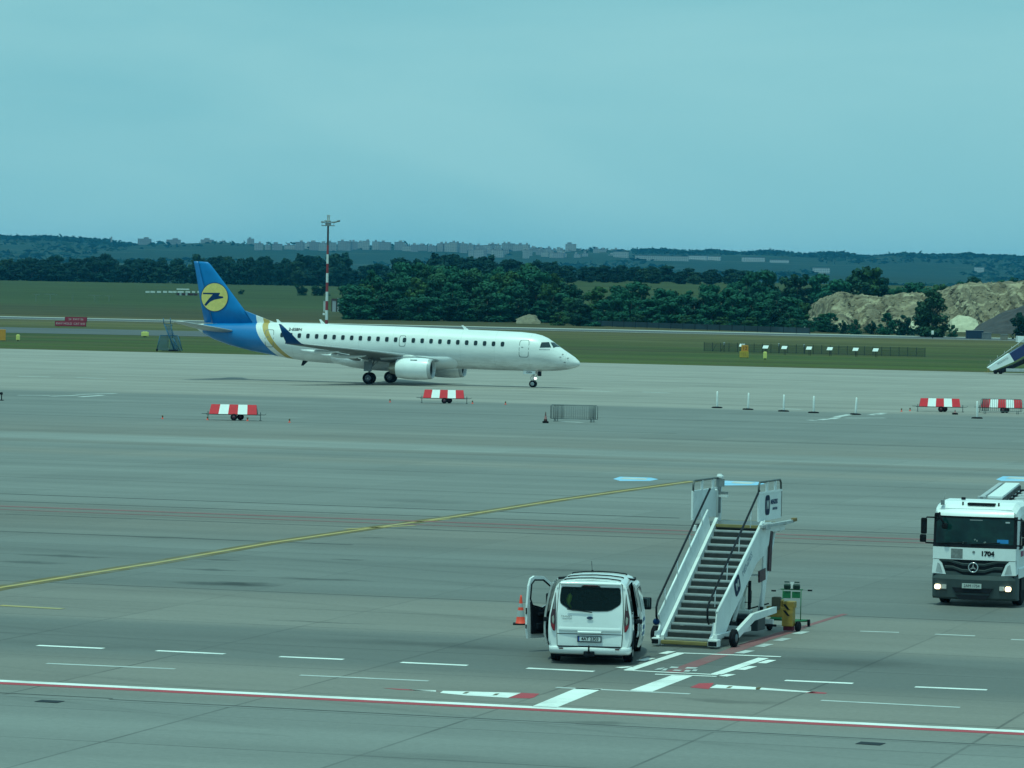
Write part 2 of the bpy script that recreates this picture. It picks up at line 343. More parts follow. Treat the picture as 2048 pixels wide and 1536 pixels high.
Xs = [-1+2*i/90 for i in range(91)]; Xs = [math.copysign(abs(t_)**1.6, t_) for t_ in Xs]
mb = MB(); mb.loft([[(t_*(500+Y*.75 if Y > 0 else 500), Y, hz(t_*(500+Y*.75 if Y > 0 else 500), Y)) for t_ in Xs] for Y in Ys], cap=False, closed=False)
gr = mb.build('ground', gm); gr['kind'] = 'structure'

# --- taxiway and runway strips beyond the grass
asph = mat('taxiway_asphalt', (.075,.08,.085), .9, var=.15, scale=.05, stretch=(1,1,1), dirt=(.11,.11,.11), dirt_amt=.5)
rway = mat('runway_concrete', (.41,.41,.37), .85, var=.12, scale=.06, dirt=(.2,.2,.18), dirt_amt=.5)
def px_sheet(name, pts, m, z, kind='structure', zref=0.0):
    return uv_sheet(name, [UV(G(px, py, zref)) for px, py in pts], m, z, kind)
px_sheet('taxiway', [(-3000, 607), (-3000, 592), (400, 662), (640, 668), (700, 676), (400, 672.5)], asph, -.03)
def v_strip(name, v0, v1, u0, u1, m, z): return uv_sheet(name, [(u0, v0), (u1, v0), (u1, v1), (u0, v1)], m, z, sub=12)
v_strip('runway', 745, 770, -1500, 900, asph, -.02)
for k, (a, b_, mm) in enumerate([(770.5, 781, rway), (738, 742, rway)]): v_strip('runway_shoulder', a, b_, -1500, 900, mm, -.016)

# --- painted markings
wpaint = mat('marking_white', (.80,.80,.77), .6, var=.06, scale=1.5, dirt=(.36,.36,.35), dirt_amt=.75)
wworn = mat('marking_white_worn', (.50,.51,.50), .7, var=.15, scale=1.2, dirt=(.27,.28,.28), dirt_amt=1.0)
rpaint = mat('marking_red', (.42,.03,.045), .65, var=.12, scale=1.2, dirt=(.22,.07,.075), dirt_amt=.7)
rworn = mat('marking_red_worn', (.23,.075,.08), .75, var=.15, scale=1.0, dirt=(.20,.13,.125), dirt_amt=.9)
ypaint = mat('marking_yellow', (.42,.29,.08), .6, var=.12, scale=1.0, dirt=(.30,.28,.16), dirt_amt=.9)
dpaint = mat('marking_dark_border', (.12,.09,.03), .8, var=.2, scale=1.0, dirt=(.17,.17,.16), dirt_amt=.9)
bpaint = mat('marking_blue', (.22,.48,.70), .6, var=.1, scale=1.0, dirt=(.5,.62,.8), dirt_amt=.8)
seam = mat('joint_tar', (.055,.056,.055), .85, var=.2, scale=.8, dirt=(.12,.12,.11), dirt_amt=.8)
MARK = {}
def strip_pts(a, b_, w):
    d = Vector((b_[0]-a[0], b_[1]-a[1])).normalized(); nn = Vector((-d.y, d.x))*w/2
    return [(a[0]-nn.x, a[1]-nn.y), (b_[0]-nn.x, b_[1]-nn.y), (b_[0]+nn.x, b_[1]+nn.y), (a[0]+nn.x, a[1]+nn.y)]
class Marks:
    """one painted marking = one sheet of several strokes"""
    def __init__(s, name, m, z=.004): s.mb, s.name, s.m, s.z = MB(), name, m, z
    def line(s, p, q_, w): s.mb.poly([(x, y, 0) for x, y in strip_pts(UV(G(*p)), UV(G(*q_)), w)]); return s
    def uvl(s, a, b_, w): s.mb.poly([(x, y, 0) for x, y in strip_pts(a, b_, w)]); return s
    def quad(s, *pts): s.mb.poly([UV(G(*p))+(0,) for p in pts]); return s
    def done(s):
        o = s.mb.build(s.name, s.m, normals=False)
        for p in o.data.polygons:
            if p.normal.z < 0: p.flip()
        o.rotation_euler = (0, 0, -AX); o.location = (0, 0, s.z); o['kind'] = 'structure'; return o
Marks('white_edge_line', wpaint).uvl((-400, 82.12), (300, 82.05), .42).done()
Marks('red_edge_line', rpaint).uvl((-400, 81.68), (300, 81.61), .42).done()
m_ = Marks('road_centre_line', wpaint)
for a, b_ in [((75,1291),(207,1297)), ((313,1301.5),(449,1308)), ((559,1313.5),(687,1319)), ((802,1325),(935,1331)), ((1054,1336.5),(1188,1343)), ((1570,1361),(1706,1367)), ((1830,1374),(1974,1380)), ((-170,1280),(-40,1286)), ((2100,1386),(2240,1392))]: m_.line(a, b_, .27)
m_.done()
m_ = Marks('road_edge_line', wworn)
for a, b_ in [((93,1327),(350,1338)), ((600,1350.5),(857,1362)), ((1112,1375),(1380,1388)), ((1642,1401),(1920,1415)), ((1720,1262.5),(1798,1265)), ((1870,1268.5),(1950,1272)), ((2022,1279),(2110,1283))]: m_.line(a, b_, .2)
m_.done()
Marks('guide_band', wpaint).quad((1064,1413),(1113,1415.6),(1205,1378),(1153,1376)).quad((1257.6,1381.6),(1304,1383.6),(1386.6,1351.7),(1345.4,1350)).done()
m_ = Marks('stand_box_line', wpaint, .008)
m_.line((1256,1341),(1359,1307), .24).line((1352,1306),(1562,1314), .2).line((1432,1349),(1527,1316.5), .27).line((1250,1341),(1436,1350), .16).line((1310,1349),(1452,1354), .16)
for a, b_ in [((1325,1308),(1344,1303)), ((1281,1322),(1303,1316.5)), ((1236,1336),(1262,1334)), ((1481,1340),(1506,1333)), ((1523,1327),(1544,1320.5)), ((1440,1354.5),(1463,1349))]: m_.line(a, b_, .22)
m_.done()
m_ = Marks('stand_dash_worn', wworn, .008)
for a, b_ in [((1478,1307),(1501,1301.5)), ((1518,1294),(1538,1288.5)), ((1555,1282),(1574,1277)), ((1592,1268.5),(1610,1263.5))]: m_.line(a, b_, .26)
m_.done()
Marks('red_centre_line', rworn).line((1345,1345),(1521,1281), .42).line((1521,1281),(1600,1256), .36).line((1600,1256),(1690,1228), .18).done()
# hazard arrows either side of the guide band
Marks('arrow_red', rpaint).quad((1042,1386),(1079,1387.5),(1068,1395),(1059,1397),(1016,1396)).quad((765,1376.2),(800,1378),(886,1383),(800,1380)).done()
Marks('arrow_white', wpaint).quad((886,1382),(1042,1386),(1016,1395.8),(930,1391),(880,1386)).quad((815,1379),(872,1381),(872,1383.6),(830,1381)).done()
Marks('arrow_red', rpaint).quad((1380,1375),(1398,1367),(1428,1366),(1421,1375),(1417,1378.5)).quad((1625,1383),(1655,1386),(1650,1388),(1610,1386)).done()
Marks('arrow_white', wpaint).quad((1433,1369.5),(1512,1374.5),(1512,1379.5),(1419,1376)).quad((1522,1375.5),(1635,1384.5),(1625,1386),(1519,1379.5)).done()
sym = Marks('arrow_symbol', dpaint, .010)
for cx, cy in ((932, 1386.2), (992, 1389.5), (1459, 1375), (1517, 1377)): sym.quad((cx-7,cy+1.6),(cx-1,cy-1.6),(cx+7,cy-1.8),(cx+1,cy+1.2))
sym.done()
for o_, z_ in ((1, 2),): pass
m_ = Marks('stand_number', wworn, .012)   # the worn stand number inside the box
for poly in ([(1308,1341),(1316,1337.5),(1330,1336),(1322,1340)], [(1322,1342),(1329,1338),(1336,1338),(1331,1342)], [(1338,1337),(1343,1333.8),(1358,1335),(1354,1337.4)], [(1369,1338),(1375,1335),(1396,1336),(1391,1338.2)], [(1367,1344),(1372,1340.6),(1383,1341),(1378,1344.4)], [(1383,1343),(1387,1339.6),(1396,1340),(1392,1343.6)], [(1344,1342),(1350,1340.3),(1364,1341),(1359,1343)]): m_.quad(*poly)
m_.done()
# yellow lead-in line with dark border, gently curved, and the second line that crosses it
yl = [(-260,1228), (0,1175.5), (322,1124), (537,1086.5), (752,1055), (913,1032.8), (1100,1003), (1240,982.5), (1385,962.5)]
md, my = Marks('lead_line_border', dpaint, .004), Marks('lead_line', ypaint, .008)
for a, b_ in zip(yl, yl[1:]): md.line(a, b_, .85); my.line(a, b_, .22)
my.line((690,1058.5),(830,1051), .25).line((900,1038),(830,1044), .2).line((0,1211),(125,1218), .35)
md.done(); my.done()
Marks('red_guide_line', rworn, .006).uvl((-400,143.6),(300,144.0), .55).uvl((-400,141.6),(300,141.9), .3).done()
Marks('tar_line', seam, .002).uvl((-400,147.2),(300,146.9), .34).uvl((-400,139.0),(300,139.3), .26).uvl((-75,152),(-38,151.6), .4).uvl((-60,129.8),(-44,129.7), .3).uvl((-400,109.0),(300,109.0), .14).uvl((-400,238.6),(-60,238.2), .35).uvl((-400,262),(300,263), .3).uvl((-60,229.3),(300,230), .3).uvl((-400,181),(300,181.5), .16).uvl((-400,165),(300,164.6), .12).done()
Marks('drain_channel', seam, .004).uvl((-400,79.9),(-32.4,79.75), .10).uvl((-32.4,79.55),(-22,79.45), .09).uvl((-22,79.4),(300,79.2), .12).done()
Marks('drain_channel_edge', mat('drain_edge', (.17,.17,.165), .8, var=.12, scale=1.2), .003).uvl((-400,79.62),(300,79.0), .24).done()
Marks('drain_grate', DARK, .008).line((76,1402),(122,1404.5), .42).line((1716,1486),(1766,1489), .45).done()
# blue and white stand numbers painted on the ground
Marks('stand_marking_blue', bpaint).quad((1226,958),(1240,953.5),(1302,955.5),(1317,958.5),(1300,962),(1240,962)).quad((1440,967),(1450,961.5),(1520,964),(1530,968),(1512,970.5),(1450,971)).quad((1992,959),(2006,952.5),(2100,955),(2110,961),(2080,963),(2003,962)).done()
Marks('stand_marking_white', wworn, .008).quad((1240,958),(1248,955),(1296,957),(1290,960)).quad((1462,966.5),(1468,963),(1512,965),(1500,968.5)).quad((2010,957),(2020,954),(2080,956),(2070,959.5)).done()
m_ = Marks('faded_marking', wworn)
for a, b_ in [((35,790.5),(100,791)), ((100,792.5),(155,791)), ((150,789),(232,787)), ((160,794),(205,790.5)), ((35,752.5),(100,754)), ((152,755),(212,757)), ((1160,780.5),(1222,783)), ((1285,784),(1338,786)), ((925,767),(985,769)), ((1020,770),(1058,771)), ((1560,817),(1604,819)), ((1672,834),(1700,829)), ((1690,836),(1770,836)), ((1745,829),(1768,826)), ((1740,830),(1765,828)), ((1616,840),(1632,841)), ((1640,840),(1655,838)), ((1125,843),(1165,845)), ((1662,838),(1676,835))]: m_.line(a, b_, .55)
m_.done()
wl_ = mat('pale_streak', (.34,.35,.35), .7, var=.12, scale=.5, dirt=(.26,.27,.27), dirt_amt=1.0)
# ================================================================== AIRLINER
px0, py0 = XY(-111.0, 334.0)
plane = empty('airliner', (px0, py0, 0), -AX, 'white twin engined jet airliner with blue tail carrying a yellow disc and dark bird', 'airplane')
FS = [(18.17,2.13,2.05,.04),(18.07,2.36,1.93,.24),(17.67,2.71,1.74,.50),(17.03,3.11,1.60,.80),(16.47,3.46,1.52,1.00),(16.23,3.62,1.50,1.07),(15.83,3.91,1.47,1.17),(15.27,4.28,1.44,1.29),(14.67,4.53,1.42,1.39),(14.07,4.66,1.41,1.45),(12.9,4.77,1.41,1.50),(11,4.82,1.41,1.505),(8,4.88,1.45,1.505),(3,5.0,1.52,1.505),(-3,5.07,1.60,1.505),(-5,5.11,1.66,1.505),(-6.5,5.12,1.75,1.49),(-8.66,5.13,2.02,1.42),(-9.93,5.12,2.23,1.34),(-11.9,5.08,2.56,1.18),(-14.0,5.0,3.03,.95),(-15.5,4.94,3.50,.72),(-16.5,4.9,3.98,.5)]
def fs(x):
    for a, b_ in zip(FS, FS[1:]):
        if b_[0] <= x <= a[0]:
            t_ = (a[0]-x)/(a[0]-b_[0]); v = [a[i]+(b_[i]-a[i])*t_ for i in (1, 2, 3)]; return (v[0]+v[1])/2, (v[0]-v[1])/2, v[2]
    a = FS[0] if x > FS[0][0] else FS[-1]; return (a[1]+a[2])/2, (a[1]-a[2])/2, a[3]
def fpt(x, z, side=-1, off=0.0):
    zc, h, w = fs(x); k = max(-1, min(1, (z-zc)/h)); y = w*math.sqrt(1-k*k); nrm = Vector((0, y/w/w, (z-zc)/h/h)).normalized()
    return Vector((x, side*(y+nrm.y*off), z+nrm.z*off))
def fph(x, deg, side=-1, off=0.0):
    zc, h, w = fs(x); p_ = math.radians(deg); return Vector((x+off*.4, side*(w+off)*math.sin(p_), zc+(h+off)*math.cos(p_)))
# livery: blue tail, white, gold sweep, white; aged and streaked
fm = bpy.data.materials.new('fuselage_paint'); n, l = nodes_of(fm); b = n['Principled BSDF']
t = n.new('ShaderNodeTexCoord'); oc = t.outputs['Object']; sp = n.new('ShaderNodeSeparateXYZ'); l.new(oc, sp.inputs[0])
d_ = mn(n, l, 'SUBTRACT', 5.2, sp.outputs[2]); edge = mn(n, l, 'ADD', mn(n, l, 'MULTIPLY', d_, .28), mn(n, l, 'MULTIPLY', mn(n, l, 'MULTIPLY', d_, d_), .145))
s_ = mn(n, l, 'ADD', mn(n, l, 'SUBTRACT', sp.outputs[0], edge), 11.5)
rp = n.new('ShaderNodeValToRGB'); rp.color_ramp.interpolation = 'CONSTANT'
wc, gc, bc = (.80,.81,.80,1), (.52,.36,.10,1), (.0,.175,.47,1)
for i, (p_, c) in enumerate([(0, bc), (.5, wc), (.5+.60/10, gc), (.5+1.14/10, wc)]):
    e = rp.color_ramp.elements[i] if i < 2 else rp.color_ramp.elements.new(p_)
    e.position = p_; e.color = c
l.new(mn(n, l, 'ADD', mn(n, l, 'DIVIDE', s_, 10.), .5), rp.inputs[0]); col = rp.outputs[0]
col = amul(col, maprange(n, l, noise(n, l, oc, 1.0, 6, .65, (.35, .8, 2.2)), .35, .75, 1.02, .86))
gr1 = mn(n, l, 'MULTIPLY', maprange(n, l, noise(n, l, oc, 1.0, 8, .7, (.5, 1, 2.5)), .42, .70), maprange(n, l, sp.outputs[2], 3.3, 1.6)); gr1 = mn(n, l, 'MULTIPLY', gr1, .7)
col = mixc(n, l, gr1, col, (.30,.29,.27)); l.new(col, b.inputs['Base Color'])
# circumferential skin joints
fr_ = mn(n, l, 'FRACT', mn(n, l, 'DIVIDE', sp.outputs[0], 3.1)); dj = maprange(n, l, mn(n, l, 'ABSOLUTE', mn(n, l, 'SUBTRACT', fr_, .5)), 0, .008, .8, 1.0); col2 = amul(col, dj); l.new(col2, b.inputs['Base Color'])
b.inputs['Roughness'].default_value = .34; b.inputs['Coat Weight'].default_value = .25
mb = MB(); NR = 48
def ring(x, zc, h, w): return [(x, -w*math.sin(2*PI*k/NR), zc+h*math.cos(2*PI*k/NR)) for k in range(NR)]
xs = sorted({round(s[0], 3) for s in FS} | {18.0, 17.85, 17.3, 16.8, 15.0, 13.5, 9.5, 5, 0, -7.5, -10.9, -13}, reverse=True)
def smooth_fs(x): return fs(x)
mb.loft([ring(x, *fs(x)) for x in xs]); mb.build('fuselage', fm, plane)
mb = MB(); mb.loft([ring(-16.5,4.44,.46,.5), ring(-16.9,4.55,.33,.36), ring(-17.25,4.68,.2,.22), ring(-17.35,4.72,.12,.14)]); mb.build('tail_cone', WHITE, plane)
mb = MB(); NR = 32
mb.loft([ring(7.4,2.5,.98,1.28), ring(6.6,2.4,.98,1.40), ring(5.0,2.3,.97,1.40), ring(3.4,2.15,.93,1.52), ring(1.8,2.0,.90,1.64), ring(-.5,2.0,.88,1.72), ring(-2.5,2.1,.78,1.6), ring(-4.2,2.3,.62,1.3)]); mb.build('belly_fairing', WHITE, plane)
# fin, dorsal fillet, rudder
def foil(mbx, secs, axis):
    """secs: (LE point, TE point, thickness); lofts a lens section along the span; axis = thickness direction"""
    ax = Vector(axis); rings = []
    for le, te, th in secs:
        le, te = Vector(le), Vector(te); c = []
        for f, k in ((0,0),(.04,.45),(.15,.85),(.35,1),(.6,.75),(.85,.28),(1,.03)): c.append((f, k))
        pts = [le.lerp(te, f)+ax*k*th/2 for f, k in c] + [le.lerp(te, f)-ax*k*th/2 for f, k in c[::-1][:-1]]
        rings.append(pts)
    mbx.loft(rings)
mb = MB(); foil(mb, [((-11.75,0,4.95),(-15.75,0,4.95),.55), ((-13.0,0,6.5),(-16.1,0,6.5),.42), ((-15.45,0,9.5),(-16.95,0,9.5),.26), ((-16.06,0,10.2),(-17.12,0,10.2),.2), ((-16.3,0,10.38),(-17.16,0,10.42),.1)], (0,1,0)); fin = mb.build('tail_fin', BLUE, plane)
mb = MB(); foil(mb, [((-15.78,0,4.98),(-16.5,0,4.98),.3), ((-16.12,0,6.5),(-16.85,0,6.5),.26), ((-16.97,0,9.5),(-17.42,0,9.5),.16), ((-17.15,0,10.2),(-17.58,0,10.2),.12), ((-17.18,0,10.42),(-17.62,0,10.42),.06)], (0,1,0)); mb.build('rudder', mat('rudder_blue', (.0,.155,.43), .38, var=.1, scale=.8), plane)
mb = MB(); mb.loft([[(-9.7,y*.1,5.06),(-10.4,y*.6,5.32),(-11.3,y,5.62),(-12.65,y*.9,6.11),(-11.85,y*1.4,5.0),(-10.2,y,5.0)] for y in (-.14,.14)], smooth=False); mb.build('dorsal_fillet', fm, plane)
# disc and bird, both sides of the fin
for sd in (-1, 1):
    mb = MB(); cx, cz, r = -15.5, 7.27, 1.24
    mb.rev([(sd*.232, r*1.045), (sd*.236, r*1.045)], (cx, 0, cz), n=48, smooth=False); dr = mb.build('fin_disc_rim', NAVY, plane)
    mb = MB(); mb.rev([(sd*.236, r), (sd*.241, r)], (cx, 0, cz), n=48, smooth=False); ds = mb.build('fin_disc', YDISC, plane)
    bird = [(232,510),(398,508),(383,536),(425,541),(428,555),(385,563),(340,572),(300,592),(262,630),(246,619),(286,567),(326,525),(232,523)]
    P = [(cx+(x-344)/101, sd*.244, cz-(y-548)/101) for x, y in bird]
    mb = MB(); vs = [mb.bm.verts.new(p) for p in P]; es = [mb.bm.edges.new((vs[i], vs[(i+1) % len(vs)])) for i in range(len(vs))]; bmesh.ops.triangle_fill(mb.bm, edges=es, use_beauty=True); mb.build('bird_emblem', NAVY, ds)
# tailplane
for sd in (-1, 1):
    mb = MB(); foil(mb, [((-13.3,sd*.6,4.28),(-16.4,sd*.6,4.32),.34), ((-14.6,sd*3.3,4.68),(-16.9,sd*3.3,4.7),.24), ((-16.0,sd*6.0,5.08),(-17.3,sd*6.0,5.1),.14), ((-16.4,sd*6.15,5.1),(-17.3,sd*6.15,5.11),.05)], (0,0,1)); mb.build('tailplane', LGREY, plane)
# wings with winglets, flap fairings, pylons, engines
for sd in (-1, 1):
    mb = MB(); foil(mb, [((5.7,sd*1.2,2.1),(-1.1,sd*1.2,2.05),.75), ((3.5,sd*4.7,2.62),(-1.3,sd*4.7,2.58),.5), ((1.1,sd*8.0,2.98),(-2.2,sd*8,2.96),.33), ((-2.5,sd*12.9,3.48),(-4.1,sd*12.9,3.48),.15)], (0,0,1)); mb.build('wing', mat('wing_grey', (.20,.21,.21), .45, .1, var=.12, scale=.8, dirt=(.12,.12,.12), dirt_amt=.6, stretch=(2,.4,1)), plane)
    # leading edge slat, a paler strip standing just proud
    mb = MB(); mb.tube([(5.74,sd*1.5,2.16),(3.56,sd*4.7,2.66),(1.15,sd*8,3.02),(-2.46,sd*12.9,3.51)], [.12,.10,.075,.045], 8); mb.build('slat', LGREY, plane)
    mb = MB(); foil(mb, [((-2.5,sd*12.9,3.48),(-4.1,sd*12.9,3.48),.15), ((-2.62,sd*13.35,3.56),(-4.12,sd*13.3,3.52),.12), ((-2.8,sd*13.65,3.78),(-3.95,sd*13.65,3.68),.10), ((-3.35,sd*13.95,4.4-.2*(sd > 0)),(-4.15,sd*13.95,4.3-.2*(sd > 0)),.07), ((-4.1,sd*14.3,5.15-.45*(sd > 0)),(-4.35,sd*14.3,5.2-.45*(sd > 0)),.04)], (0,sd*.8,.6)); wg = mb.build('winglet', mat('winglet_blue', (.0,.05,.17), .5, spec=.2, var=.1), plane)
    for yy, x0, ln, zz in ((6.3,-.2,3.2,2.52), (9.4,-1.6,2.5,2.90)):
        mb = MB(); mb.tube([(x0+1.0,sd*yy,zz),(x0,sd*yy,zz-.12),(x0-1.2,sd*yy,zz-.10),(x0-ln+.6,sd*yy,zz-.02),(x0-ln,sd*yy,zz+.05)], [.03,.16,.19,.12,.02], 10); mb.build('flap_fairing', WHITE, plane)
    mb = MB(); foil(mb, [((-1.15,sd*1.8,2.08),(-1.9,sd*1.8,1.98),.2), ((-1.35,sd*4.7,2.5),(-2.0,sd*4.7,2.42),.16), ((-2.2,sd*7.9,2.9),(-2.7,sd*7.9,2.86),.1)], (0,0,1)); mb.build('flap', LGREY, plane)
    # engine
    cy, cz = sd*4.6, 1.47
    mb = MB(); mb.rev([(6.27,.76),(6.24,.82),(6.0,.88),(5.5,.925),(4.7,.945),(3.9,.91),(3.12,.80)], (0,cy,cz), 'x', 36, cap=False); nac = mb.build('nacelle', WHITE, plane)
    mb = MB(); mb.rev([(6.0,.885),(6.2,.85),(6.30,.79),(6.28,.73),(6.0,.69)], (0,cy,cz), 'x', 36, cap=False); mb.build('intake_lip', LGREY, nac)
    mb = MB(); mb.rev([(6.02,.69),(5.2,.70),(5.15,.69),(5.14,.01)], (0,cy,cz), 'x', 36, cap=False); mb.build('intake_duct', mat('intake_inner', (.045,.05,.052), .5, .3), nac)
    mb = MB(); mb.rev([(5.6,.02),(5.45,.12),(5.2,.2),(5.18,.05)], (0,cy,cz), 'x', 16)
    for k in range(20):
        a = 2*PI*k/20; c_, s2 = math.cos(a), math.sin(a); mb.poly([(5.22,cy+.18*c_,cz+.18*s2),(5.28,cy+.66*math.cos(a+.12),cz+.66*math.sin(a+.12)),(5.20,cy+.66*math.cos(a+.32),cz+.66*math.sin(a+.32)),(5.16,cy+.18*math.cos(a+.25),cz+.18*math.sin(a+.25))])
    mb.build('fan', GREY, nac)
    mb = MB(); mb.rev([(3.3,.62),(2.95,.56),(2.45,.46),(2.45,.40),(3.0,.36)], (0,cy,cz), 'x', 28, cap=False).rev([(3.0,.36),(2.5,.24),(2.2,.05)], (0,cy,cz), 'x', 20); mb.rev([(3.15,.79),(3.14,.60)], (0,cy,cz), 'x', 28, cap=False, mi=1); mb.build('exhaust_nozzle', [mat('nozzle_metal', (.42,.38,.30), .4, .6, var=.2, scale=3), DARK], nac)
    mb = MB(); foil(mb, [((5.2,cy,2.38),(1.6,cy,2.12),.32), ((4.4,cy,2.66),(1.4,cy,2.45),.30)], (0,1,0)); mb.build('pylon', LGREY, plane)
    mb = MB(); mb.loft([[(4.95,cy+sd*.5+dx,2.28+.05*dz) for dx, dz in ((0,0),(.0,1))]]*1, cap=False) if False else None
    mb = MB(); mb.box((4.75,cy+sd*.60,cz+.74),(.62,.05,.16),('X',-sd*.7),.02); mb.build('nacelle_strake', LGREY, nac)
    # main gear
    yg = sd*2.97
    gl = MB(); gl.tube([(0,yg,.52),(0,yg,1.2),(.05,yg,2.2)], [.10,.11,.16], 12).tube([(0,yg-.42,.51),(0,yg+.42,.51)], .07, 10).tube([(0,yg,.95),(0,yg-sd*1.2,2.0)], .06, 8).tube([(0,yg,1.35),(.9,yg,2.1)], .05, 8); gear = gl.build('main_gear_strut', LGREY, plane)
    for dy in (-.27, .27):
        w_ = MB(); w_.rev([(-.16,.30),(-.18,.42),(-.13,.50),(0,.515),(.13,.50),(.18,.42),(.16,.30)], (0,yg+dy,.515), n=28, cap=False); wh = w_.build('tyre', BLACK, gear)
        w_ = MB(); w_.rev([(-.10,.09),(-.15,.13),(-.13,.30),(.13,.30),(.15,.13),(.10,.09)], (0,yg+dy,.515), n=20); w_.build('rim', mat('rim_grey', (.16,.17,.2), .5, .4), wh)
    mb = MB(); mb.box((0,yg+sd*.42,1.55),(.75,.05,.85),('X',sd*.1),.02); mb.build('gear_door', GREY, plane)
# nose gear
gl = MB(); gl.tube([(13.97,0,.3),(14.0,0,.9),(14.1,0,1.6)], [.06,.075,.10], 10).tube([(13.97,-.25,.3),(13.97,.25,.3)], .05, 8).tube([(13.99,0,.62),(14.55,0,1.4)], .045, 8).tube([(13.85,0,.55),(13.7,0,.8),(13.9,0,1.05)], .03, 6); ng = gl.build('nose_gear_strut', LGREY, plane)
for dy in (-.19, .19):
    w_ = MB(); w_.rev([(-.09,.17),(-.11,.25),(-.06,.30),(.06,.30),(.11,.25),(.09,.17)], (13.97,dy,.305), n=24, cap=False); wh = w_.build('tyre', BLACK, ng)
    w_ = MB(); w_.rev([(-.06,.05),(-.09,.17),(.09,.17),(.06,.05)], (13.97,dy,.305), n=16); w_.build('rim', LGREY, wh)
mb = MB(); mb.rev([(14.28,.02),(14.22,.10),(14.12,.11)], (0,-.12,.78), 'x', 14); mb.rev([(14.28,.02),(14.22,.10),(14.12,.11)], (0,.12,.78), 'x', 14); mb.build('taxi_light', mat('lamp_lens', (.9,.9,.88), .1, var=.02, emis=(.9,1,.95), emis_s=1.5), plane)
for sd in (-1, 1):
    mb = MB(); mb.box((13.75,sd*.48,1.30),(1.1,.04,.30),('X',sd*.12),.01); dd = mb.build('nose_gear_door', WHITE, plane)
    text('registration', 'ESBN', .21, DARK, dd, (13.75, sd*.535, 1.30), (PI/2, 0, 0 if sd < 0 else PI), .001)
mb = MB(); mb.box((14.62,-.25,1.2),(.28,.28,.42),None,.05); mb.build('nose_gear_front_door', DARK, plane)
# cabin windows, doors, cockpit glazing
spx = (11.56+8.7)/25.0
def surf_patch(fn, corners, nseg, mbx, mi=0):
    A_, B_, C_, D_ = corners
    def q(s2, t2): return tuple((A_[i]*(1-s2)+B_[i]*s2)*(1-t2)+(D_[i]*(1-s2)+C_[i]*s2)*t2 for i in (0, 1))
    mbx.loft([[fn(*q(i/nseg, j/nseg)) for i in range(nseg+1)] for j in range(nseg+1)], mi=mi, cap=False, closed=False, smooth=True)
WIN = mat('cabin_window', (.008,.022,.028), .1, var=.3, scale=3)
for sd in (-1, 1):
    for k in range(26):
        x = -8.7+k*spx; z = 4.07-(x+8.7)*.0183; pts = []
        mb = MB()
        for (hw, hh, of, mi) in ((.215,.265,.006,1), (.165,.21,.012,0)):
            outl = [fpt(x+hw*math.copysign(abs(math.cos(a))**.6, math.cos(a)), z+hh*math.copysign(abs(math.sin(a))**.6, math.sin(a)), sd, of) for a in [2*PI*j/20 for j in range(20)]]
            mb.poly(outl, mi)
        mb.build('cabin_window', [WIN, mat('window_surround', (.72,.74,.74), .35)], plane)
    for nm, cx, cz, hw, hh in (('service_door',13.5,3.36,.44,.76), ('overwing_exit',2.46,3.78,.30,.48), ('rear_door',-9.9,3.75,.42,.78)):
        mb = MB(); O_, I_ = [], []
        for a in [2*PI*j/44 for j in range(44)]:
            ca, sa_ = math.copysign(abs(math.cos(a))**.35, math.cos(a)), math.copysign(abs(math.sin(a))**.35, math.sin(a))
            O_.append(fpt(cx+hw*ca, cz+hh*sa_, sd, .006)); I_.append(fpt(cx+(hw-.05)*ca, cz+(hh-.05)*sa_, sd, .006))
        mb.loft([O_, I_], cap=False, smooth=False)
        if nm != 'overwing_exit': mb.poly([fpt(cx-.24, cz+.15, sd, .01), fpt(cx-.06, cz+.15, sd, .01), fpt(cx-.06, cz+.08, sd, .01), fpt(cx-.24, cz+.08, sd, .01)])
        mb.build(nm, mat('door_seam', (.20,.22,.22), .5), plane)
    mb = MB(); surf_patch(lambda x, z: fpt(x, z, sd, .012), [(14.95,3.93),(15.52,3.96),(15.80,3.50),(14.88,3.47)], 6, mb); mb.build('cockpit_side_window', GLASS, plane)
    mb = MB(); surf_patch(lambda x, a: fph(x, a, sd, .014), [(15.62,26),(15.84,4),(16.38,4),(15.98,45)], 6, mb); mb.build('windshield', GLASS, plane)
    mb = MB()
    for k in range(9): mb.poly([fpt(14.86+k*.1, 3.36, sd, .01), fpt(14.92+k*.1, 3.36, sd, .01), fpt(14.92+k*.1, 3.27, sd, .01), fpt(14.86+k*.1, 3.27, sd, .01)])
    mb.build('small_lettering', GREY, plane)
    for x, z in ((17.2,2.62),(16.75,2.95),(16.95,2.25),(16.6,2.7)):
        mb = MB(); p_ = fpt(x, z, sd, .0); mb.tube([p_, p_+Vector((.02,sd*.09,0)), p_+Vector((.16,sd*.10,0))], .025, 6); mb.build('probe', DARK, plane)
    tx = text('registration', '2-ESBN', .40, DARK, plane, (-7.55, sd*1.30, 4.54), (0,0,0), .002, bold=.006)
    tx.rotation_euler = (math.radians(90-33), 0, 0) if sd < 0 else (math.radians(90-33), 0, PI)
    tx.location = fpt(-7.55, 4.56, sd, .035)
for x, hh, sw in ((7.9,.36,.5), (-5.3,.38,.35), (-9.4,.30,.2)):
    zc, h, w = fs(x); mb = MB(); mb.loft([[(x+.18,y,zc+h-.04),(x-.22,y,zc+h-.04),(x-.22-sw*.6,y*.5,zc+h+hh),(x-.06-sw*.6,y*.5,zc+h+hh)] for y in (-.03,.03)], smooth=False); mb.build('antenna', WHITE, plane)
mb = MB(); mb.loft([[(-6.7,y,1.8),(-7.2,y,1.85),(-7.35,y*.5,1.4),(-7.15,y*.5,1.38)] for y in (-.03,.03)], smooth=False); mb.build('belly_antenna', DARK, plane)
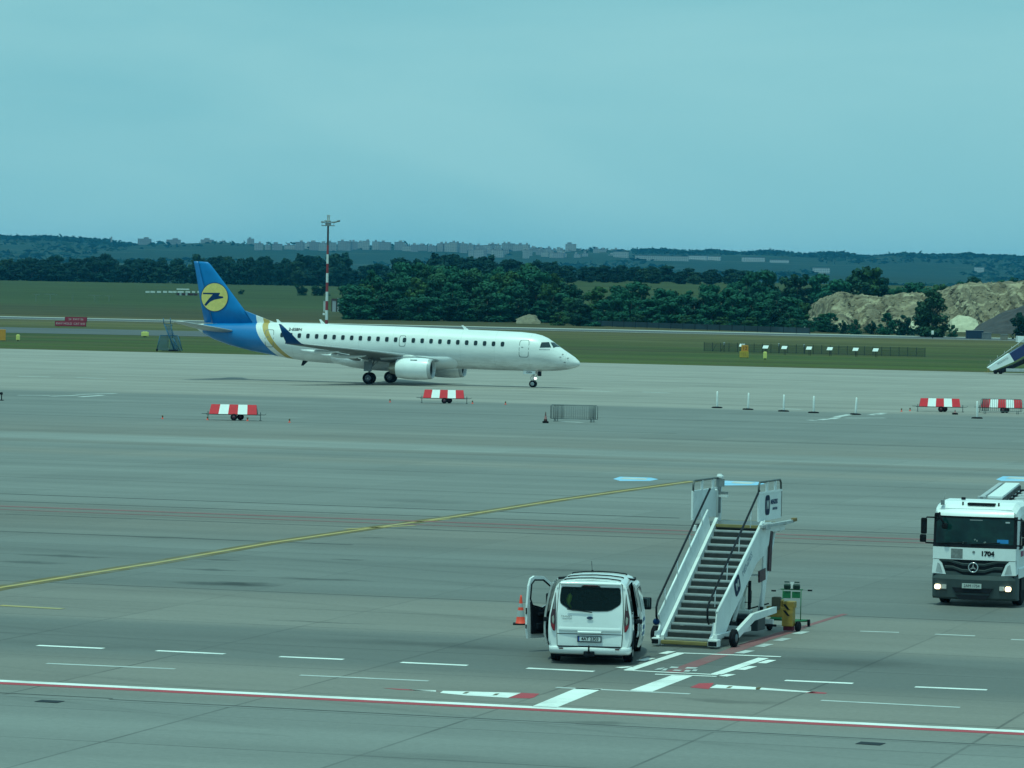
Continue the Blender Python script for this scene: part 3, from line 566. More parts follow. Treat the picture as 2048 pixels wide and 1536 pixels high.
# ================================================================== VAN
van = empty('passenger_van', (1.95, 95.25, 0), math.radians(-5.5), 'white passenger van seen from behind with its left front door swung open', 'van')
L_, ZT = 5.0, 2.02
HALF = [(0,.30),(.80,.30),(.93,.36),(.985,.55),(.995,.78),(.99,1.0),(.972,1.18),(.925,1.45),(.865,1.72),(.835,1.83),(.77,1.91),(.62,1.965),(.35,1.995),(0,2.005)]
def vring(y, top=2.005, wk=1.0, lean=0.0):
    pts = []
    for x, z in HALF:
        k = (top-.30)/(2.005-.30); zz = .30+(z-.30)*k; pts.append((x*wk, y+lean*max(0, z-.9), zz))
    r_ = pts + [(-x, y_, z) for x, y_, z in pts[::-1][1:-1]]
    return r_
st_ = [(.085,1.995,.955,.16),(.10,2.005,1.0,.14),(.30,2.005,1,.08),(.55,2.005,1,.02),(1.1,2.005,1,0),(1.12,2.005,1,0),(2.34,2.005,1,0),(2.44,2.005,1,0),(3.0,2.0,1,0),(3.35,1.985,1,0),(3.6,1.93,.995,0),(4.0,1.62,.99,0),(4.35,1.30,.98,0),(4.6,1.16,.96,0),(4.85,1.0,.90,0),(4.97,.85,.8,0)]
mb = MB(); nh = len(HALF)
def vskip(i, j):   # the sliding door openings in both flanks
    y = st_[i][0]
    side = j if j < nh-1 else 2*(nh-1)-1-j
    if y >= 2.44 and y < 3.3 and j >= nh-1 and 2 <= side <= 9: return True      # left front door opening
    return (y >= 1.12 and y < 2.3 and 2 <= side <= 8)
mb.loft([vring(y, t_, w_, ln) for y, t_, w_, ln in st_], skip=vskip, cap=False); mb.poly(vring(4.97,.85,.8)); mb.build('body', VANW, van)
mb = MB(); mb.box((0,2.25,1.10),(1.62,4.1,1.40)); rear = [f for f in mb.bm.faces if f.calc_center_median().y < .3]; bmesh.ops.delete(mb.bm, geom=rear, context='FACES'); mb.box((0,2.6,.45),(1.8,4.2,.2))
mb.build('cabin_interior', DARK, van, normals=False)
mb = MB()
for y in (1.25, 2.2, 3.2):
    for x in (-.5, .0, .5) if y < 3 else (-.48, .48): mb.box((x,y,1.05),(.46,.14,.75),('X',.12),.05).box((x,y+.03,1.52),(.26,.10,.2),None,.04)
mb.build('seats', mat('seat_fabric', (.03,.035,.04), .9), van)
# rear face: it leans forward above the belt line
def rf(x, z, off=0.0):
    ln = .03+.17*max(0, z-.9); bulge = .05*(abs(x)/.98)**3; return Vector((x, ln+bulge-off, z))
def rpoly(pts, name, m, off, th, par, hole=None):
    if hole:
        mb = MB(); lo = [[mb.bm.verts.new(rf(x, z, o_)) for x, z in q_] for o_ in (off, off-th) for q_ in (pts, hole)]
        for a, b_ in ((lo[0], lo[1]), (lo[2], lo[3])):
            bmesh.ops.triangle_fill(mb.bm, edges=[mb.bm.edges.new((q_[i], q_[(i+1) % len(q_)])) for q_ in (a, b_) for i in range(len(q_))], use_beauty=True)
        for a, b_ in ((lo[0], lo[2]), (lo[1], lo[3])):
            for i in range(len(a)): mb.bm.faces.new((a[i], b_[i], b_[(i+1) % len(a)], a[(i+1) % len(a)]))
        return mb.build(name, m, par)
    mb = MB(); a = [mb.bm.verts.new(rf(x, z, off)) for x, z in pts]; b_ = [mb.bm.verts.new(rf(x, z, off-th)) for x, z in pts]; k = len(pts)
    es = [mb.bm.edges.new((a[i], a[(i+1) % k])) for i in range(k)]; bmesh.ops.triangle_fill(mb.bm, edges=es, use_beauty=True)
    for i in range(k): mb.bm.faces.new((a[i], b_[i], b_[(i+1) % k], a[(i+1) % k]))
    return mb.build(name, m, par)
def mir(pts): return [(-x, z) for x, z in pts]
SEAMM = mat('panel_gap', (.05,.06,.06), .7)
wp = [(-.68,1.84),(-.24,1.84),(-.20,1.875),(.20,1.875),(.24,1.84),(.68,1.84),(.71,1.80),(.732,1.62),(.732,1.50),(.715,1.44),(.66,1.39),(.52,1.30),(.42,1.27),(.20,1.26),(-.20,1.26),(-.42,1.27),(-.52,1.30),(-.66,1.39),(-.715,1.44),(-.732,1.50),(-.732,1.62),(-.71,1.80)]
hp = [(x*.985, 1.56+(z-1.56)*.95) for x, z in wp]
rear_out = [(x*.955, .31+(z-.30)*.992) for x, z in HALF[1:-1]]; rear_out = rear_out+[(-x, z) for x, z in rear_out[::-1]]
rpoly(rear_out, 'rear_frame', VANW, -.005, .02, van, hole=[(-.75,.44),(.75,.44),(.765,.72),(.775,1.2),(.76,1.5),(.73,1.89),(-.73,1.89),(-.76,1.5),(-.775,1.2),(-.765,.72)])
tg0 = rpoly([(-.775,.425),(.775,.425),(.79,.72),(.80,1.2),(.785,1.5),(.755,1.91),(-.755,1.91),(-.785,1.5),(-.80,1.2),(-.79,.72)], 'tailgate_gap', SEAMM, .006, .02, van, hole=hp)
lower = rpoly([(-.758,.44),(.758,.44),(.772,.715),(-.772,.715)], 'tailgate_lower', VANW, .024, .03, van)
tg = rpoly([(-.773,.735),(.773,.735),(.784,1.2),(.77,1.5),(.74,1.90),(-.74,1.90),(-.77,1.5),(-.784,1.2)], 'tailgate', VANW, .028, .035, van, hole=hp)
mb = MB(); mb.loft([[rf(x, .82+dz, .03+k) for x in (-.74,-.3,.3,.74)] for dz, k in ((-.04,0),(-.02,.018),(.03,.02),(.07,0))], cap=False, closed=False); mb.build('tailgate_crease', VANW, tg)
wglass = bpy.data.materials.new('tinted_glass'); n, l = nodes_of(wglass); b = n['Principled BSDF']; b.inputs['Base Color'].default_value = (.002,.012,.014,1); b.inputs['Roughness'].default_value = .1; b.inputs['Specular IOR Level'].default_value = .25; b.inputs['Alpha'].default_value = .62
win = rpoly(wp, 'rear_window', wglass, .034, .004, van)
rpoly([(-.17,1.865),(.17,1.865),(.17,1.89),(-.17,1.89)], 'brake_light', REDL, .05, .03, van)
mb = MB(); P0 = rf(0,1.24,.045); mb.tube([P0+Vector((.05,0,.0)), P0+Vector((-.30,-.01,.05)), P0+Vector((-.55,-.01,.07))], .012, 6); mb.build('wiper', DARK, van)
mb = MB(); mb.loft([[rf(x, 1.905+dz, .03+k)+Vector((0,0,-.02*abs(x)**2)) for x in (-.72,-.4,0,.4,.72)] for dz, k in ((-.03,0),(0,.06),(.05,.04),(.06,-.1))], cap=False, closed=False); mb.build('spoiler', VANW, van)
for sg in (1, -1):
    f_ = (lambda p_: p_) if sg > 0 else mir
    lp = [(.845,1.69),(.875,1.50),(.945,1.15),(.945,1.0),(.925,.90),(.87,.79),(.825,.79),(.815,1.0),(.825,1.3),(.835,1.5)]
    rl = rpoly(f_(lp), 'tail_light', mat('tail_light_dark', (.045,.012,.018), .2), .035, .06, van)
    rpoly(f_([(.845,1.62),(.865,1.50),(.885,1.30),(.85,1.30),(.842,1.5)]), 'clear_lens', mat('clear_lens_dim', (.22,.24,.24), .2), .042, .01, rl)
    rpoly(f_([(.865,1.16),(.91,1.12),(.90,1.00),(.87,.95),(.85,1.05)]), 'reversing_lens', mat('reversing_lens', (.26,.26,.23), .2), .042, .01, rl)
    rpoly(f_([(.838,.93),(.925,.98),(.912,.88),(.865,.80),(.835,.80)]), 'red_lens', REDL, .042, .01, rl)
    rpoly([(sg*.67-.05,.365),(sg*.67+.05,.365),(sg*.67+.05,.395),(sg*.67-.05,.395)], 'reflector', mat('reflector', (.08,.01,.015), .2), .085, .03, van)
mb = MB(); secs = [(-.985,.22),(-.95,.09),(-.8,.02),(-.4,-.02),(0,-.03),(.4,-.02),(.8,.02),(.95,.09),(.985,.22)]
mb.loft([[(x*.97,y+.06,.24),(x*.985,y+.0,.29),(x,y-.03,.40),(x,y+.02,.425),(x,y+.20,.43),(x,y+.3,.30)] for x, y in secs], cap=True); mb.build('bumper', VANW, van)
mb = MB(); mb.box((0,.02,.432),(1.5,.12,.022),None,.0); mb.build('bumper_tread', DARK, van)
mb = MB(); mb.tube([(0,.05,.30),(0,-.10,.30),(0,-.14,.34),(0,-.14,.42)], .022, 8).box((0,-.02,.26),(.26,.10,.13),None,.02); mb.bm.verts.ensure_lookup_table(); r_ = bmesh.ops.create_uvsphere(mb.bm, u_segments=12, v_segments=8, radius=.032); bmesh.ops.translate(mb.bm, vec=(0,-.14,.44), verts=r_['verts']); mb.build('tow_hitch', DARK, van)
mb = MB(); mb.loft([[rf(x, z, .03+k) for x in (-.28,-.25,.25,.28)] for z, k in ((.735,.02),(.76,.045),(.79,.045),(.80,0))], cap=False, closed=False); mb.build('tailgate_handle', VANW, tg)
pl = rpoly([(-.29,.535),(.29,.535),(.29,.685),(-.29,.685)], 'number_plate', mat('plate_holder', (.02,.03,.05), .5), .040, .016, van)
rpoly([(-.235,.562),(.265,.562),(.265,.668),(-.235,.668)], 'plate_face', mat('plate_white', (.62,.64,.64), .5), .046, .004, pl)
rpoly([(-.265,.562),(-.237,.562),(-.237,.668),(-.265,.668)], 'plate_band', mat('plate_blue', (.01,.06,.35), .5), .046, .004, pl)
text('plate_number', '4AT 2303', .105, DARK, pl, rf(.015,.615,.049), (PI/2,0,0), .001, sx=.98, bold=.002)
bd = MB(); bd.rev([(0,.075),(-.012,.07)], (0,0,0), n=24); 
for v in bd.bm.verts: v.co.z *= .48
bd = bd.build('badge', NAVY, van); bd.location = rf(0,1.11,.032)
text('badge_lettering', 'Ford', .055, GREY, bd, (0,-.0135,0), (PI/2,0,0), .001, shear=.3)
text('rear_lettering', 'TRANSIT', .062, GREY, van, rf(-.56,1.135,.034), (PI/2,0,0), .001, sx=1.1); text('rear_lettering', 'CUSTOM', .05, GREY, van, rf(-.54,1.075,.034), (PI/2,0,0), .001, sx=1.1)
for y in (.75, 1.75, 2.95):
    mb = MB(); mb.tube([(-.68,y,1.955),(-.62,y,1.975),(-.35,y,2.004),(0,y,2.016),(.35,y,2.004),(.62,y,1.975),(.68,y,1.955)], .017, 6); mb.build('roof_rib', DARK, van)
mb = MB(); mb.tube([(-.2,3.2,2.0),(-.22,3.15,2.25)], .006, 5).box((-.2,3.22,2.01),(.05,.09,.03),None,.01); mb.build('roof_antenna', DARK, van)
# sides: glass bands, sliding doors stood out from the flanks, mirrors, wheels
def flank(x, z): # half width at height z
    for a, b_ in zip(HALF, HALF[1:]):
        if a[1] <= z <= b_[1]: return a[0]+(b_[0]-a[0])*(z-a[1])/(b_[1]-a[1]+1e-9)
    return .9
def fl(sd, y, z, off): return Vector((sd*(flank(0, z)+off), y, z))
def side_panel(name, sd, y0, y1, zs, off, m, par, th=.03, lean=0.0):
    mb = MB(); A_ = [[fl(sd, y+lean*z, z, off) for z in zs] for y in (y0, y1)]; B_ = [[fl(sd, y+lean*z, z, off-th) for z in zs] for y in (y0, y1)]
    mb.loft([A_[0], A_[1], B_[1], B_[0], A_[0]], cap=False, closed=False, smooth=False)
    mb.poly([*A_[0], *B_[0][::-1]]); mb.poly([*A_[1], *B_[1][::-1]]); return mb.build(name, m, par)
for sd in (-1, 1):
    side_panel('quarter_window', sd, .42, 1.05, [1.18,1.3,1.45,1.6,1.72,1.78], .006, GLASS, van)
    dr = side_panel('sliding_door', sd, 1.0, 2.25, [.36,.6,.8,1.0,1.15,1.3,1.5,1.7,1.83,1.88], .19, VANW, van, .05)
    side_panel('door_window', sd, 1.12, 2.13, [1.2,1.35,1.5,1.65,1.76], .20, GLASS, dr, .006)
    side_panel('door_gap_shade', sd, 1.02, 2.23, [.5,.8,1.0,1.12], .138, DARK, dr, .01)  # added dark panel standing in for the shade between door and flank
    mb = MB()
    for z, y in ((.98,2.0),(.46,2.15),(1.9,2.1)): mb.tube([fl(sd,y+.2,z,-.05), fl(sd,y-.1,z,.14)], .03, 6)
    mb.box(fl(sd,1.0,.98,.12),(.16,.10,.10),None,.02); mb.build('door_hinge_arm', DARK, van)
    side_panel('door_pillar_trim', sd, 1.0, 1.09, [.45,.7,1.0,1.2,1.5,1.8], .008, DARK, van)
for sd in (-1, 1):
    for y, yy in ((.96,'rear'), (3.96,'front')):
        w_ = MB(); w_.rev([(-.10,.20),(-.112,.27),(-.10,.325),(-.04,.335),(.04,.335),(.10,.325),(.112,.27),(.10,.20)], (0,0,0), 'x', 28); wh = w_.build('wheel', BLACK, van); wh.location = (sd*.87, y, .335)
        w_ = MB(); w_.rev([(sd*.06,.20),(sd*.11,.21),(sd*.115,.19),(sd*.09,.10),(sd*.10,.05)], (0,0,0), 'x', 20); w_.build('rim', mat('rim_steel', (.28,.3,.31), .4, .6), wh)
        ar = MB(); pts = [(sd*.992, y+.40*math.cos(a), .335+.40*math.sin(a)) for a in [PI*k/14 for k in range(15)]]; ar.tube(pts, .035, 6); ar.build('wheel_arch', DARK if yy == 'rear' else VANW, van)
mb = MB(); mb.loft([[(-.66,4.18,1.22),(.66,4.18,1.22),(.6,3.64,1.86),(-.6,3.64,1.86)],[(-.66,4.21,1.235),(.66,4.21,1.235),(.6,3.67,1.875),(-.6,3.67,1.875)]], smooth=False); mb.build('windscreen', GLASS, van)
mb = MB(); mb.box((0,2.6,.22),(1.5,4.3,.16)).box((0,.35,.26),(1.6,.5,.1)).box((-.75,3.0,.24),(.1,3.2,.1)).box((0,.9,.32),(1.4,.12,.12)).tube([(.45,.2,.22),(.45,1.6,.25)], .04, 8); mb.build('underbody', DARK, van)
# right front door (shut): glass and a mirror
side_panel('front_door', 1, 2.42, 3.60, [.42,.6,.8,1.0,1.15], .008, VANW, van, .01)
side_panel('front_door_window', 1, 2.5, 3.42, [1.2,1.35,1.5,1.65,1.76], .012, GLASS, van, .006)
for sd in (1,):
    mb = MB(); mb.box((sd*1.13,3.50,1.22),(.24,.12,.30),None,.04,seg=3); mr = mb.build('mirror', DARK, van)
    mb = MB(); mb.box((sd*1.13,3.432,1.24),(.19,.012,.23),None,.02); mb.build('mirror_glass', mat('mirror_glass', (.10,.14,.15), .05, .9), mr)
    mb = MB(); mb.tube([(sd*.9,3.55,1.12),(sd*1.06,3.52,1.16)], .035, 8); mb.build('mirror_arm', DARK, mr)
for k, z in enumerate((.98,.80,.66)): 
    mb = MB(); mb.box(fl(1,1.7-.1*k,z,.196),(.006,.5,.09)); mb.build('side_decal', mat('decal_blue', (.02,.10,.25), .4), van)
# left front door: open about 60 degrees, its inner face towards the camera
dj = bpy.data.objects.new('open_front_door', None); SC.collection.objects.link(dj); dj.parent = van; dj.location = (-.985, 3.72, 0); dj.rotation_euler = (0, 0, math.radians(-44))
# door local: -y from the hinge along the door, +x inward (towards the cabin when shut)
prof = [(0,.36),(-.22,.33),(-1.10,.33),(-1.14,.55),(-1.14,1.15),(-1.10,1.62),(-1.04,1.80),(-.92,1.86),(-.62,1.84),(-.30,1.62),(-.06,1.30),(0,1.12)]
hole = [(-.16,1.16),(-.46,1.14),(-.66,1.06),(-.98,1.14),(-1.05,1.30),(-1.02,1.66),(-.92,1.76),(-.64,1.75),(-.36,1.56)]
def door_shell(x0, x1, outl, hl, name, m):
    mb = MB(); V0 = [[mb.bm.verts.new((x, y, z)) for y, z in outl] for x in (x0, x1)]; V1 = [[mb.bm.verts.new((x, y, z)) for y, z in hl] for x in (x0, x1)]
    for a, b_ in zip(V0, V1):
        es = [mb.bm.edges.new((a[i], a[(i+1) % len(a)])) for i in range(len(a))] + [mb.bm.edges.new((b_[i], b_[(i+1) % len(b_)])) for i in range(len(b_))]
        bmesh.ops.triangle_fill(mb.bm, edges=es, use_beauty=True)
    for q in (V0, V1):
        k = len(q[0])
        for i in range(k): mb.bm.faces.new((q[0][i], q[1][i], q[1][(i+1) % k], q[0][(i+1) % k]))
    return mb.build(name, m, dj)
ds_ = door_shell(-.04, .03, prof, hole, 'door_panel', VANW)
mb = MB(); pts = hole+[hole[0]]; mb.tube([(.035,y,z) for y, z in pts], .022, 6); mb.build('window_seal', DARK, dj)
mb = MB(); mb.prism([(.03,y,z) for y, z in [(-.10,.44),(-1.02,.44),(-1.04,.95),(-1.06,1.22),(-1.02,1.12),(-.66,1.03),(-.44,1.11),(-.12,1.13)]], (.05,0,0)); mb.box((.10,-.6,.92),(.08,.5,.07),None,.02).box((.10,-.55,.62),(.07,.7,.16),None,.03); mb.build('door_trim', DARK, dj)
mb = MB(); mb.box((-.01,-.58,1.42),(.004,.62,.5)); 
mb.bm.free()
mb = MB(); mb.box((-.21,-.18,1.24),(.24,.14,.30),None,.04,seg=3).tube([(-.02,-.12,1.13),(-.15,-.16,1.16)], .035, 8); mb.build('mirror', DARK, dj)
mb = MB(); mb.box((.0,-1.145,1.0),(.04,.02,.16),None,.005).box((.0,-1.145,.62),(.04,.02,.10),None,.005); mb.build('door_lock', DARK, dj)
# hi-vis vest hung inside the rear window
mb = MB(); mb.loft([[(-.56,.30,1.64),(-.50,.28,1.68),(-.45,.30,1.62)],[(-.60,.28,1.52),(-.52,.25,1.54),(-.46,.28,1.52)],[(-.58,.34,1.40),(-.53,.30,1.38),(-.50,.33,1.42)],[(-.50,.34,1.32),(-.47,.31,1.30),(-.46,.34,1.33)]]); v_ = mb.build('safety_vest', mat('hi_vis', (.55,.95,.08), .7, emis=None), None); v_.parent = None
v_.matrix_world = Matrix.Translation((1.95,95.25,0)) @ Matrix.Rotation(math.radians(-5.5),4,'Z'); tag(v_, 'bright yellow-green safety vest hanging inside the rear window of the white van', 'vest')
# ================================================================== PASSENGER STAIRS
so = G(1370, 1292)
SR = math.radians(-20)
stairs = empty('boarding_stairs', (so.x+.05, so.y, 0), SR, 'white wheeled boarding stairs with grey treads and open landing, standing right of the white van', 'stairs')
x0, x1 = -.50, .68
NS = 16
def step_y(k): return -.28+k*.270
def step_z(k): return .20+k*.166
for k in range(NS):
    y, z = step_y(k), step_z(k)
    mb = MB(); mb.box(((x0+x1)/2, y+.15, z),(x1-x0,.30,.045),None,.008, mi=0).box(((x0+x1)/2, y+.015, z-.005),(x1-x0,.035,.06),None,.012, mi=1); mb.build('step', [TREAD, LGREY], stairs)
    mb = MB(); mb.box(((x0+x1)/2, y+.24, z+.075),(x1-x0,.012,.11)); mb.build('riser', RISER, stairs)
zt = lambda y: .20+(y+.28)*.166/.27
# stringers
def incl(mbx, xa, xb, ya, yb, lo, hi): mbx.prism([(xa, ya, zt(ya)+lo), (xa, yb, zt(yb)+lo), (xa, yb, zt(yb)+hi), (xa, ya, zt(ya)+hi)], (xb-xa, 0, 0)); return mbx
mb = MB(); incl(mb, x0-.09, x0-.005, -.35, 4.1, -.12, .12); incl(mb, x1+.005, x1+.09, -.35, 4.1, -.12, .10); mb.build('stringer', STAIRW, stairs)
# left guard: inclined panel leaning outwards with four posts
mb = MB()
for ya, yb in ((-.15,.85),(.87,1.87),(1.89,2.89),(2.91,3.75)):
    mb.prism([(x0-.10,ya,zt(ya)+.10),(x0-.10,yb,zt(yb)+.10),(x0-.19,yb,zt(yb)+.50),(x0-.19,ya,zt(ya)+.50)],(-.03,0,0))
lg = mb.build('left_guard_panel', STAIRW, stairs)
mb = MB(); mb.tube([(x0-.20,-.2,zt(-.2)+.50),(x0-.20,3.8,zt(3.8)+.50)], .035, 8); mb.build('guard_rail_cap', WHITE, stairs)
def handrail(xh, s):
    mb = MB(); mb.tube([(xh,-.32,zt(-.3)+.42),(xh,-.44,zt(-.4)+.62),(xh,-.46,zt(-.4)+.85),(xh,-.34,zt(-.34)+.98),(xh,3.9,zt(3.9)+1.0)], .028, 8)
    hr = mb.build('handrail', DARK, stairs)
    mb = MB()
    for y in (.2,1.2,2.2,3.2): mb.tube([(xh,y,zt(y)+.98),(xh-s*.02,y+.02,zt(y)+.5)], .014, 6)
    mb.build('handrail_post', WHITE, hr); return hr
handrail(x0-.18, -1); handrail(x1-.02, 1)
mb = MB(); mb.rev([(-.02,.01),(-.02,.085),(.03,.085),(.03,.01)], (x0-.20,-.38,zt(-.3)+.42), n=16); mb.build('rail_end_knob', NAVY, stairs)
# right flank: big white sheeted side panel
xp = x1+.10
pan = [(-.30,.16),(-.12,.86),(3.72,2.93),(4.55,2.93),(4.35,2.35),(3.95,2.10),(3.27,1.92),(2.3,1.35),(1.09,.66),(.62,.30),(.2,.14)]
mb = MB(); mb.prism([(xp,y,z) for y, z in pan],(.035,0,0)); rp_ = mb.build('right_side_panel', STAIRW, stairs)
mb = MB(); mb.tube([(xp+.02,-.12,.88),(xp+.02,3.72,2.96)], .04, 8); mb.build('guard_rail_cap', WHITE, stairs)
# emblem: white M on a navy rounded badge, and the operator's lettering, on the flank and on the landing panel
def oval(name, par, cx, cy, cz, hw, hh, ang=0.0):
    mb = MB(); o_ = []
    for j in range(40):
        a = 2*PI*j/40; u, w_ = hw*math.copysign(abs(math.cos(a))**.5, math.cos(a)), hh*math.copysign(abs(math.sin(a))**.5, math.sin(a)); o_.append((0, u, w_))
    mb.prism(o_, (.008,0,0)); o = mb.build(name, mat('emblem_navy', (.001,.012,.05), .6, spec=.2), par); o.location = (cx, cy, cz); o.rotation_euler = (ang, 0, 0)
    text('emblem_letter', 'M', hh*1.15, LGREY, o, (.012,0,0), (PI/2,0,PI/2), .002, sx=hw/hh*1.25, bold=.012); return o
oval('emblem', rp_, xp+.038, 1.55, 1.46, .24, .24, math.radians(31))
text('lettering', 'MENZIES', .24, mat('lettering_grey', (.30,.36,.42), .5), rp_, (xp+.040, 2.42, 1.95), (PI/2+0,0,PI/2), .002, sx=1.0, shear=0.0).rotation_euler = Matrix.Rotation(math.radians(31),3,'X').to_4x4().to_euler() if False else (Matrix.Rotation(math.radians(31),3,'X') @ Matrix.Rotation(PI/2,3,'Z') @ Matrix.Rotation(PI/2,3,'X')).to_euler()
# landing
mb = MB(); mb.box((-.18,4.98,2.80),(1.80,2.1,.09),None,.01); mb.build('landing_floor', TREAD, stairs)
mb = MB(); mb.box((.09,3.92,2.82),(1.2,.06,.08),None,.01).box((-.18,6.05,2.80),(1.8,.06,.10),None,.01); mb.build('landing_edge', YEL, stairs)
mb = MB(); mb.box((-1.07,4.95,2.72),(.10,2.2,.16),None,.01).box((.70,4.95,2.72),(.10,2.2,.16),None,.01).box((-.18,4.0,2.66),(1.7,.08,.10)).box((-.18,5.9,2.66),(1.7,.08,.12)); mb.build('landing_frame', STAIRW, stairs)
for sx, nm in ((.66,'right'), (-1.0,'left')):
    ya, yb = (3.80, 5.92) if sx > 0 else (3.42, 5.75)
    mb = MB(); mb.box((sx,(ya+yb)/2,3.34),(.035,yb-ya,.76),None,.006); p_ = mb.build('landing_panel', STAIRW, stairs)
    mb = MB(); mb.box((sx+(.022 if sx > 0 else -.022),(ya+yb)/2,3.34+.36),(.02,yb-ya,.05)).box((sx+(.022 if sx > 0 else -.022),ya+.02,3.34),(.02,.05,.76)); mb.build('panel_edge', WHITE, p_)
    mb = MB(); mb.tube([(sx,ya+.04,3.70),(sx,ya+.05,3.90),(sx,ya+.14,3.98),(sx,yb-.12,3.98),(sx,yb-.03,3.90),(sx,yb,3.70),(sx,yb,3.0)], .028, 8); mb.build('landing_rail', mat('rail_grey', (.09,.10,.10), .5, .3), p_)
    for y in ((ya+.8), (yb-.55)): mb = MB(); mb.box((sx,y,3.83),(.05,.08,.30)); mb.build('rail_post', STAIRW, p_)
    if sx > 0:
        oval('emblem', p_, sx+.022, 4.60, 3.36, .20, .26)
        text('lettering', 'MENZIES', .17, NAVY, p_, (sx+.024, 5.22, 3.42), (PI/2,0,PI/2), .002, sx=.95, bold=.004); text('lettering', 'AVIATION', .10, NAVY, p_, (sx+.024, 5.30, 3.24), (PI/2,0,PI/2), .002, sx=.95)
# gate post assembly at the left of the landing and boxes on it
mb = MB(); mb.box((-.98,5.72,3.45),(.11,.12,1.25),None,.02).box((-.96,5.7,4.0),(.16,.16,.09),None,.03).box((-.84,5.6,3.50),(.26,.06,.06)); mb.build('gate_post', STAIRW, stairs)
mb = MB(); mb.box((-.98,5.64,3.5),(.13,.05,.9)).box((-.82,5.64,3.58),(.20,.06,.07)).box((-.88,5.62,3.85),(.12,.06,.2)); mb.build('gate_latch', GREY, stairs)
mb = MB(); mb.tube([(x0-.05,4.0,zt(3.9)+.98),(x0-.07,4.2,3.7),(x0-.08,4.25,2.9)], .025, 6); mb.build('inner_rail', WHITE, stairs)
# pull out extension bar on the right of the landing
mb = MB(); mb.box((.86,4.9,2.86),(.10,2.9,.08),None,.01).box((.86,3.9,2.84),(.16,.35,.16),None,.02).box((.78,5.6,2.84),(.3,.08,.08)); mb.build('extension_bar', LGREY, stairs)
mb = MB(); mb.box((.90,6.4,2.90),(.12,.24,.10),None,.03); mb.build('bumper_pad', mat('pad_brown', (.20,.13,.05), .7), stairs)
# legs, braces, telescopic cylinder, hanging strap
mb = MB(); mb.tube([(.62,5.5,2.7),(.58,4.3,.42)], .055, 8).tube([(-.95,5.5,2.7),(-.8,4.3,.42)], .055, 8).tube([(.6,4.1,2.6),(.55,2.2,.5)], .05, 8).tube([(-.6,4.1,2.6),(-.6,2.2,.5)], .05, 8).box((-.15,3.6,1.5),(1.2,.06,.06)).box((-.15,4.85,1.5),(1.4,.06,.06)); mb.build('support_leg', STAIRW, stairs)
mb = MB(); mb.prism([(.66,4.3,2.66),(.66,4.9,2.66),(.66,4.55,1.2),(.66,4.32,.5),(.66,4.22,.5),(.66,4.25,1.7)],(.04,0,0)); mb.build('rear_side_panel', STAIRW, stairs)
mb = MB(); mb.box((.74,4.75,2.15),(.03,.24,1.05),('X',math.radians(-6))); mb.build('hanging_strap', mat('strap_dark', (.05,.012,.02), .6), stairs)
mb = MB(); mb.box((.70,4.15,1.55),(.05,.55,.30),('X',.1),.01); mb.build('notice_plate', mat('plate_dark_red', (.06,.02,.03), .5), stairs)
mb = MB(); mb.tube([(.25,3.9,.55),(.27,3.95,1.0)], .075, 10).tube([(.27,3.95,1.0),(.32,4.02,1.35)], .045, 10).box((.26,3.9,.60),(.5,.3,.12),None,.03); mb.build('jack_column', mat('jack_white', (.7,.7,.64), .4), stairs)
mb = MB(); mb.box((.42,4.0,.98),(.06,.1,.85)).tube([(.05,3.9,1.15),(.05,3.9,.85),(.5,3.9,.85),(.5,3.9,1.15),(.28,3.9,1.38),(.05,3.9,1.15)], .012, 5).rev([(-.02,.04),(-.02,.07),(.02,.07),(.02,.04)], (.28,3.9,1.47), n=14, cap=False); mb.build('crank', DARK, stairs)
mb = MB(); mb.box((.30,3.8,.36),(1.05,.7,.42),None,.03); mb.build('hydraulic_box', mat('box_grey', (.035,.05,.06), .5), stairs)
mb = MB(); mb.box((.30,3.44,.36),(.7,.02,.2)).box((.0,2.75,.40),(.8,.6,.5),None,.03).tube([(.74,4.05,.5),(.74,4.05,.74)], .05, 8); mb.build('battery_box', DARK, stairs)
# chassis, wheels, outrigger beam, front foot
mb = MB(); mb.box((-.72,2.2,.30),(.10,5.0,.12),None,.01).box((.82,1.2,.28),(.10,3.0,.12),None,.01).box((.05,.1,.22),(1.6,.10,.12)).box((.05,2.3,.3),(1.6,.1,.12)).box((.05,4.6,.32),(1.7,.1,.12)); mb.build('chassis', STAIRW, stairs)
mb = MB(); mb.prism([(.98,.55,.20),(.98,.75,.14),(.98,2.3,.52),(.98,4.3,.58),(.98,4.3,.74),(.98,2.2,.70),(.98,.62,.32)],(.10,0,0)); mb.build('outrigger_beam', STAIRW, stairs)
mb = MB(); mb.box((.06,-.40,.115),(1.22,.12,.10),None,.02); mb.build('front_step_edge', YEL, stairs)
mb = MB(); mb.box((-.68,-.38,.13),(.20,.26,.18),None,.02).prism([(x0-.2,-.40,.18),(x0-.2,-.15,.18),(x0-.2,.0,.55),(x0-.2,-.12,.55)],(.08,0,0)); mb.build('stair_foot', STAIRW, stairs)
mb = MB(); mb.box((.82,-.36,.14),(.26,.28,.18),None,.02).prism([(x1+.02,-.30,.18),(x1+.02,-.05,.18),(x1+.02,.0,.62),(x1+.02,-.12,.62)],(.08,0,0)); mb.build('stair_foot', STAIRW, stairs)
mb = MB(); mb.box((-.68,-.52,.13),(.17,.02,.11)); mb.build('stair_foot_pad', DARK, stairs)
mb = MB(); mb.box((.82,-.51,.13),(.22,.02,.11)); mb.build('stair_foot_pad', DARK, stairs)
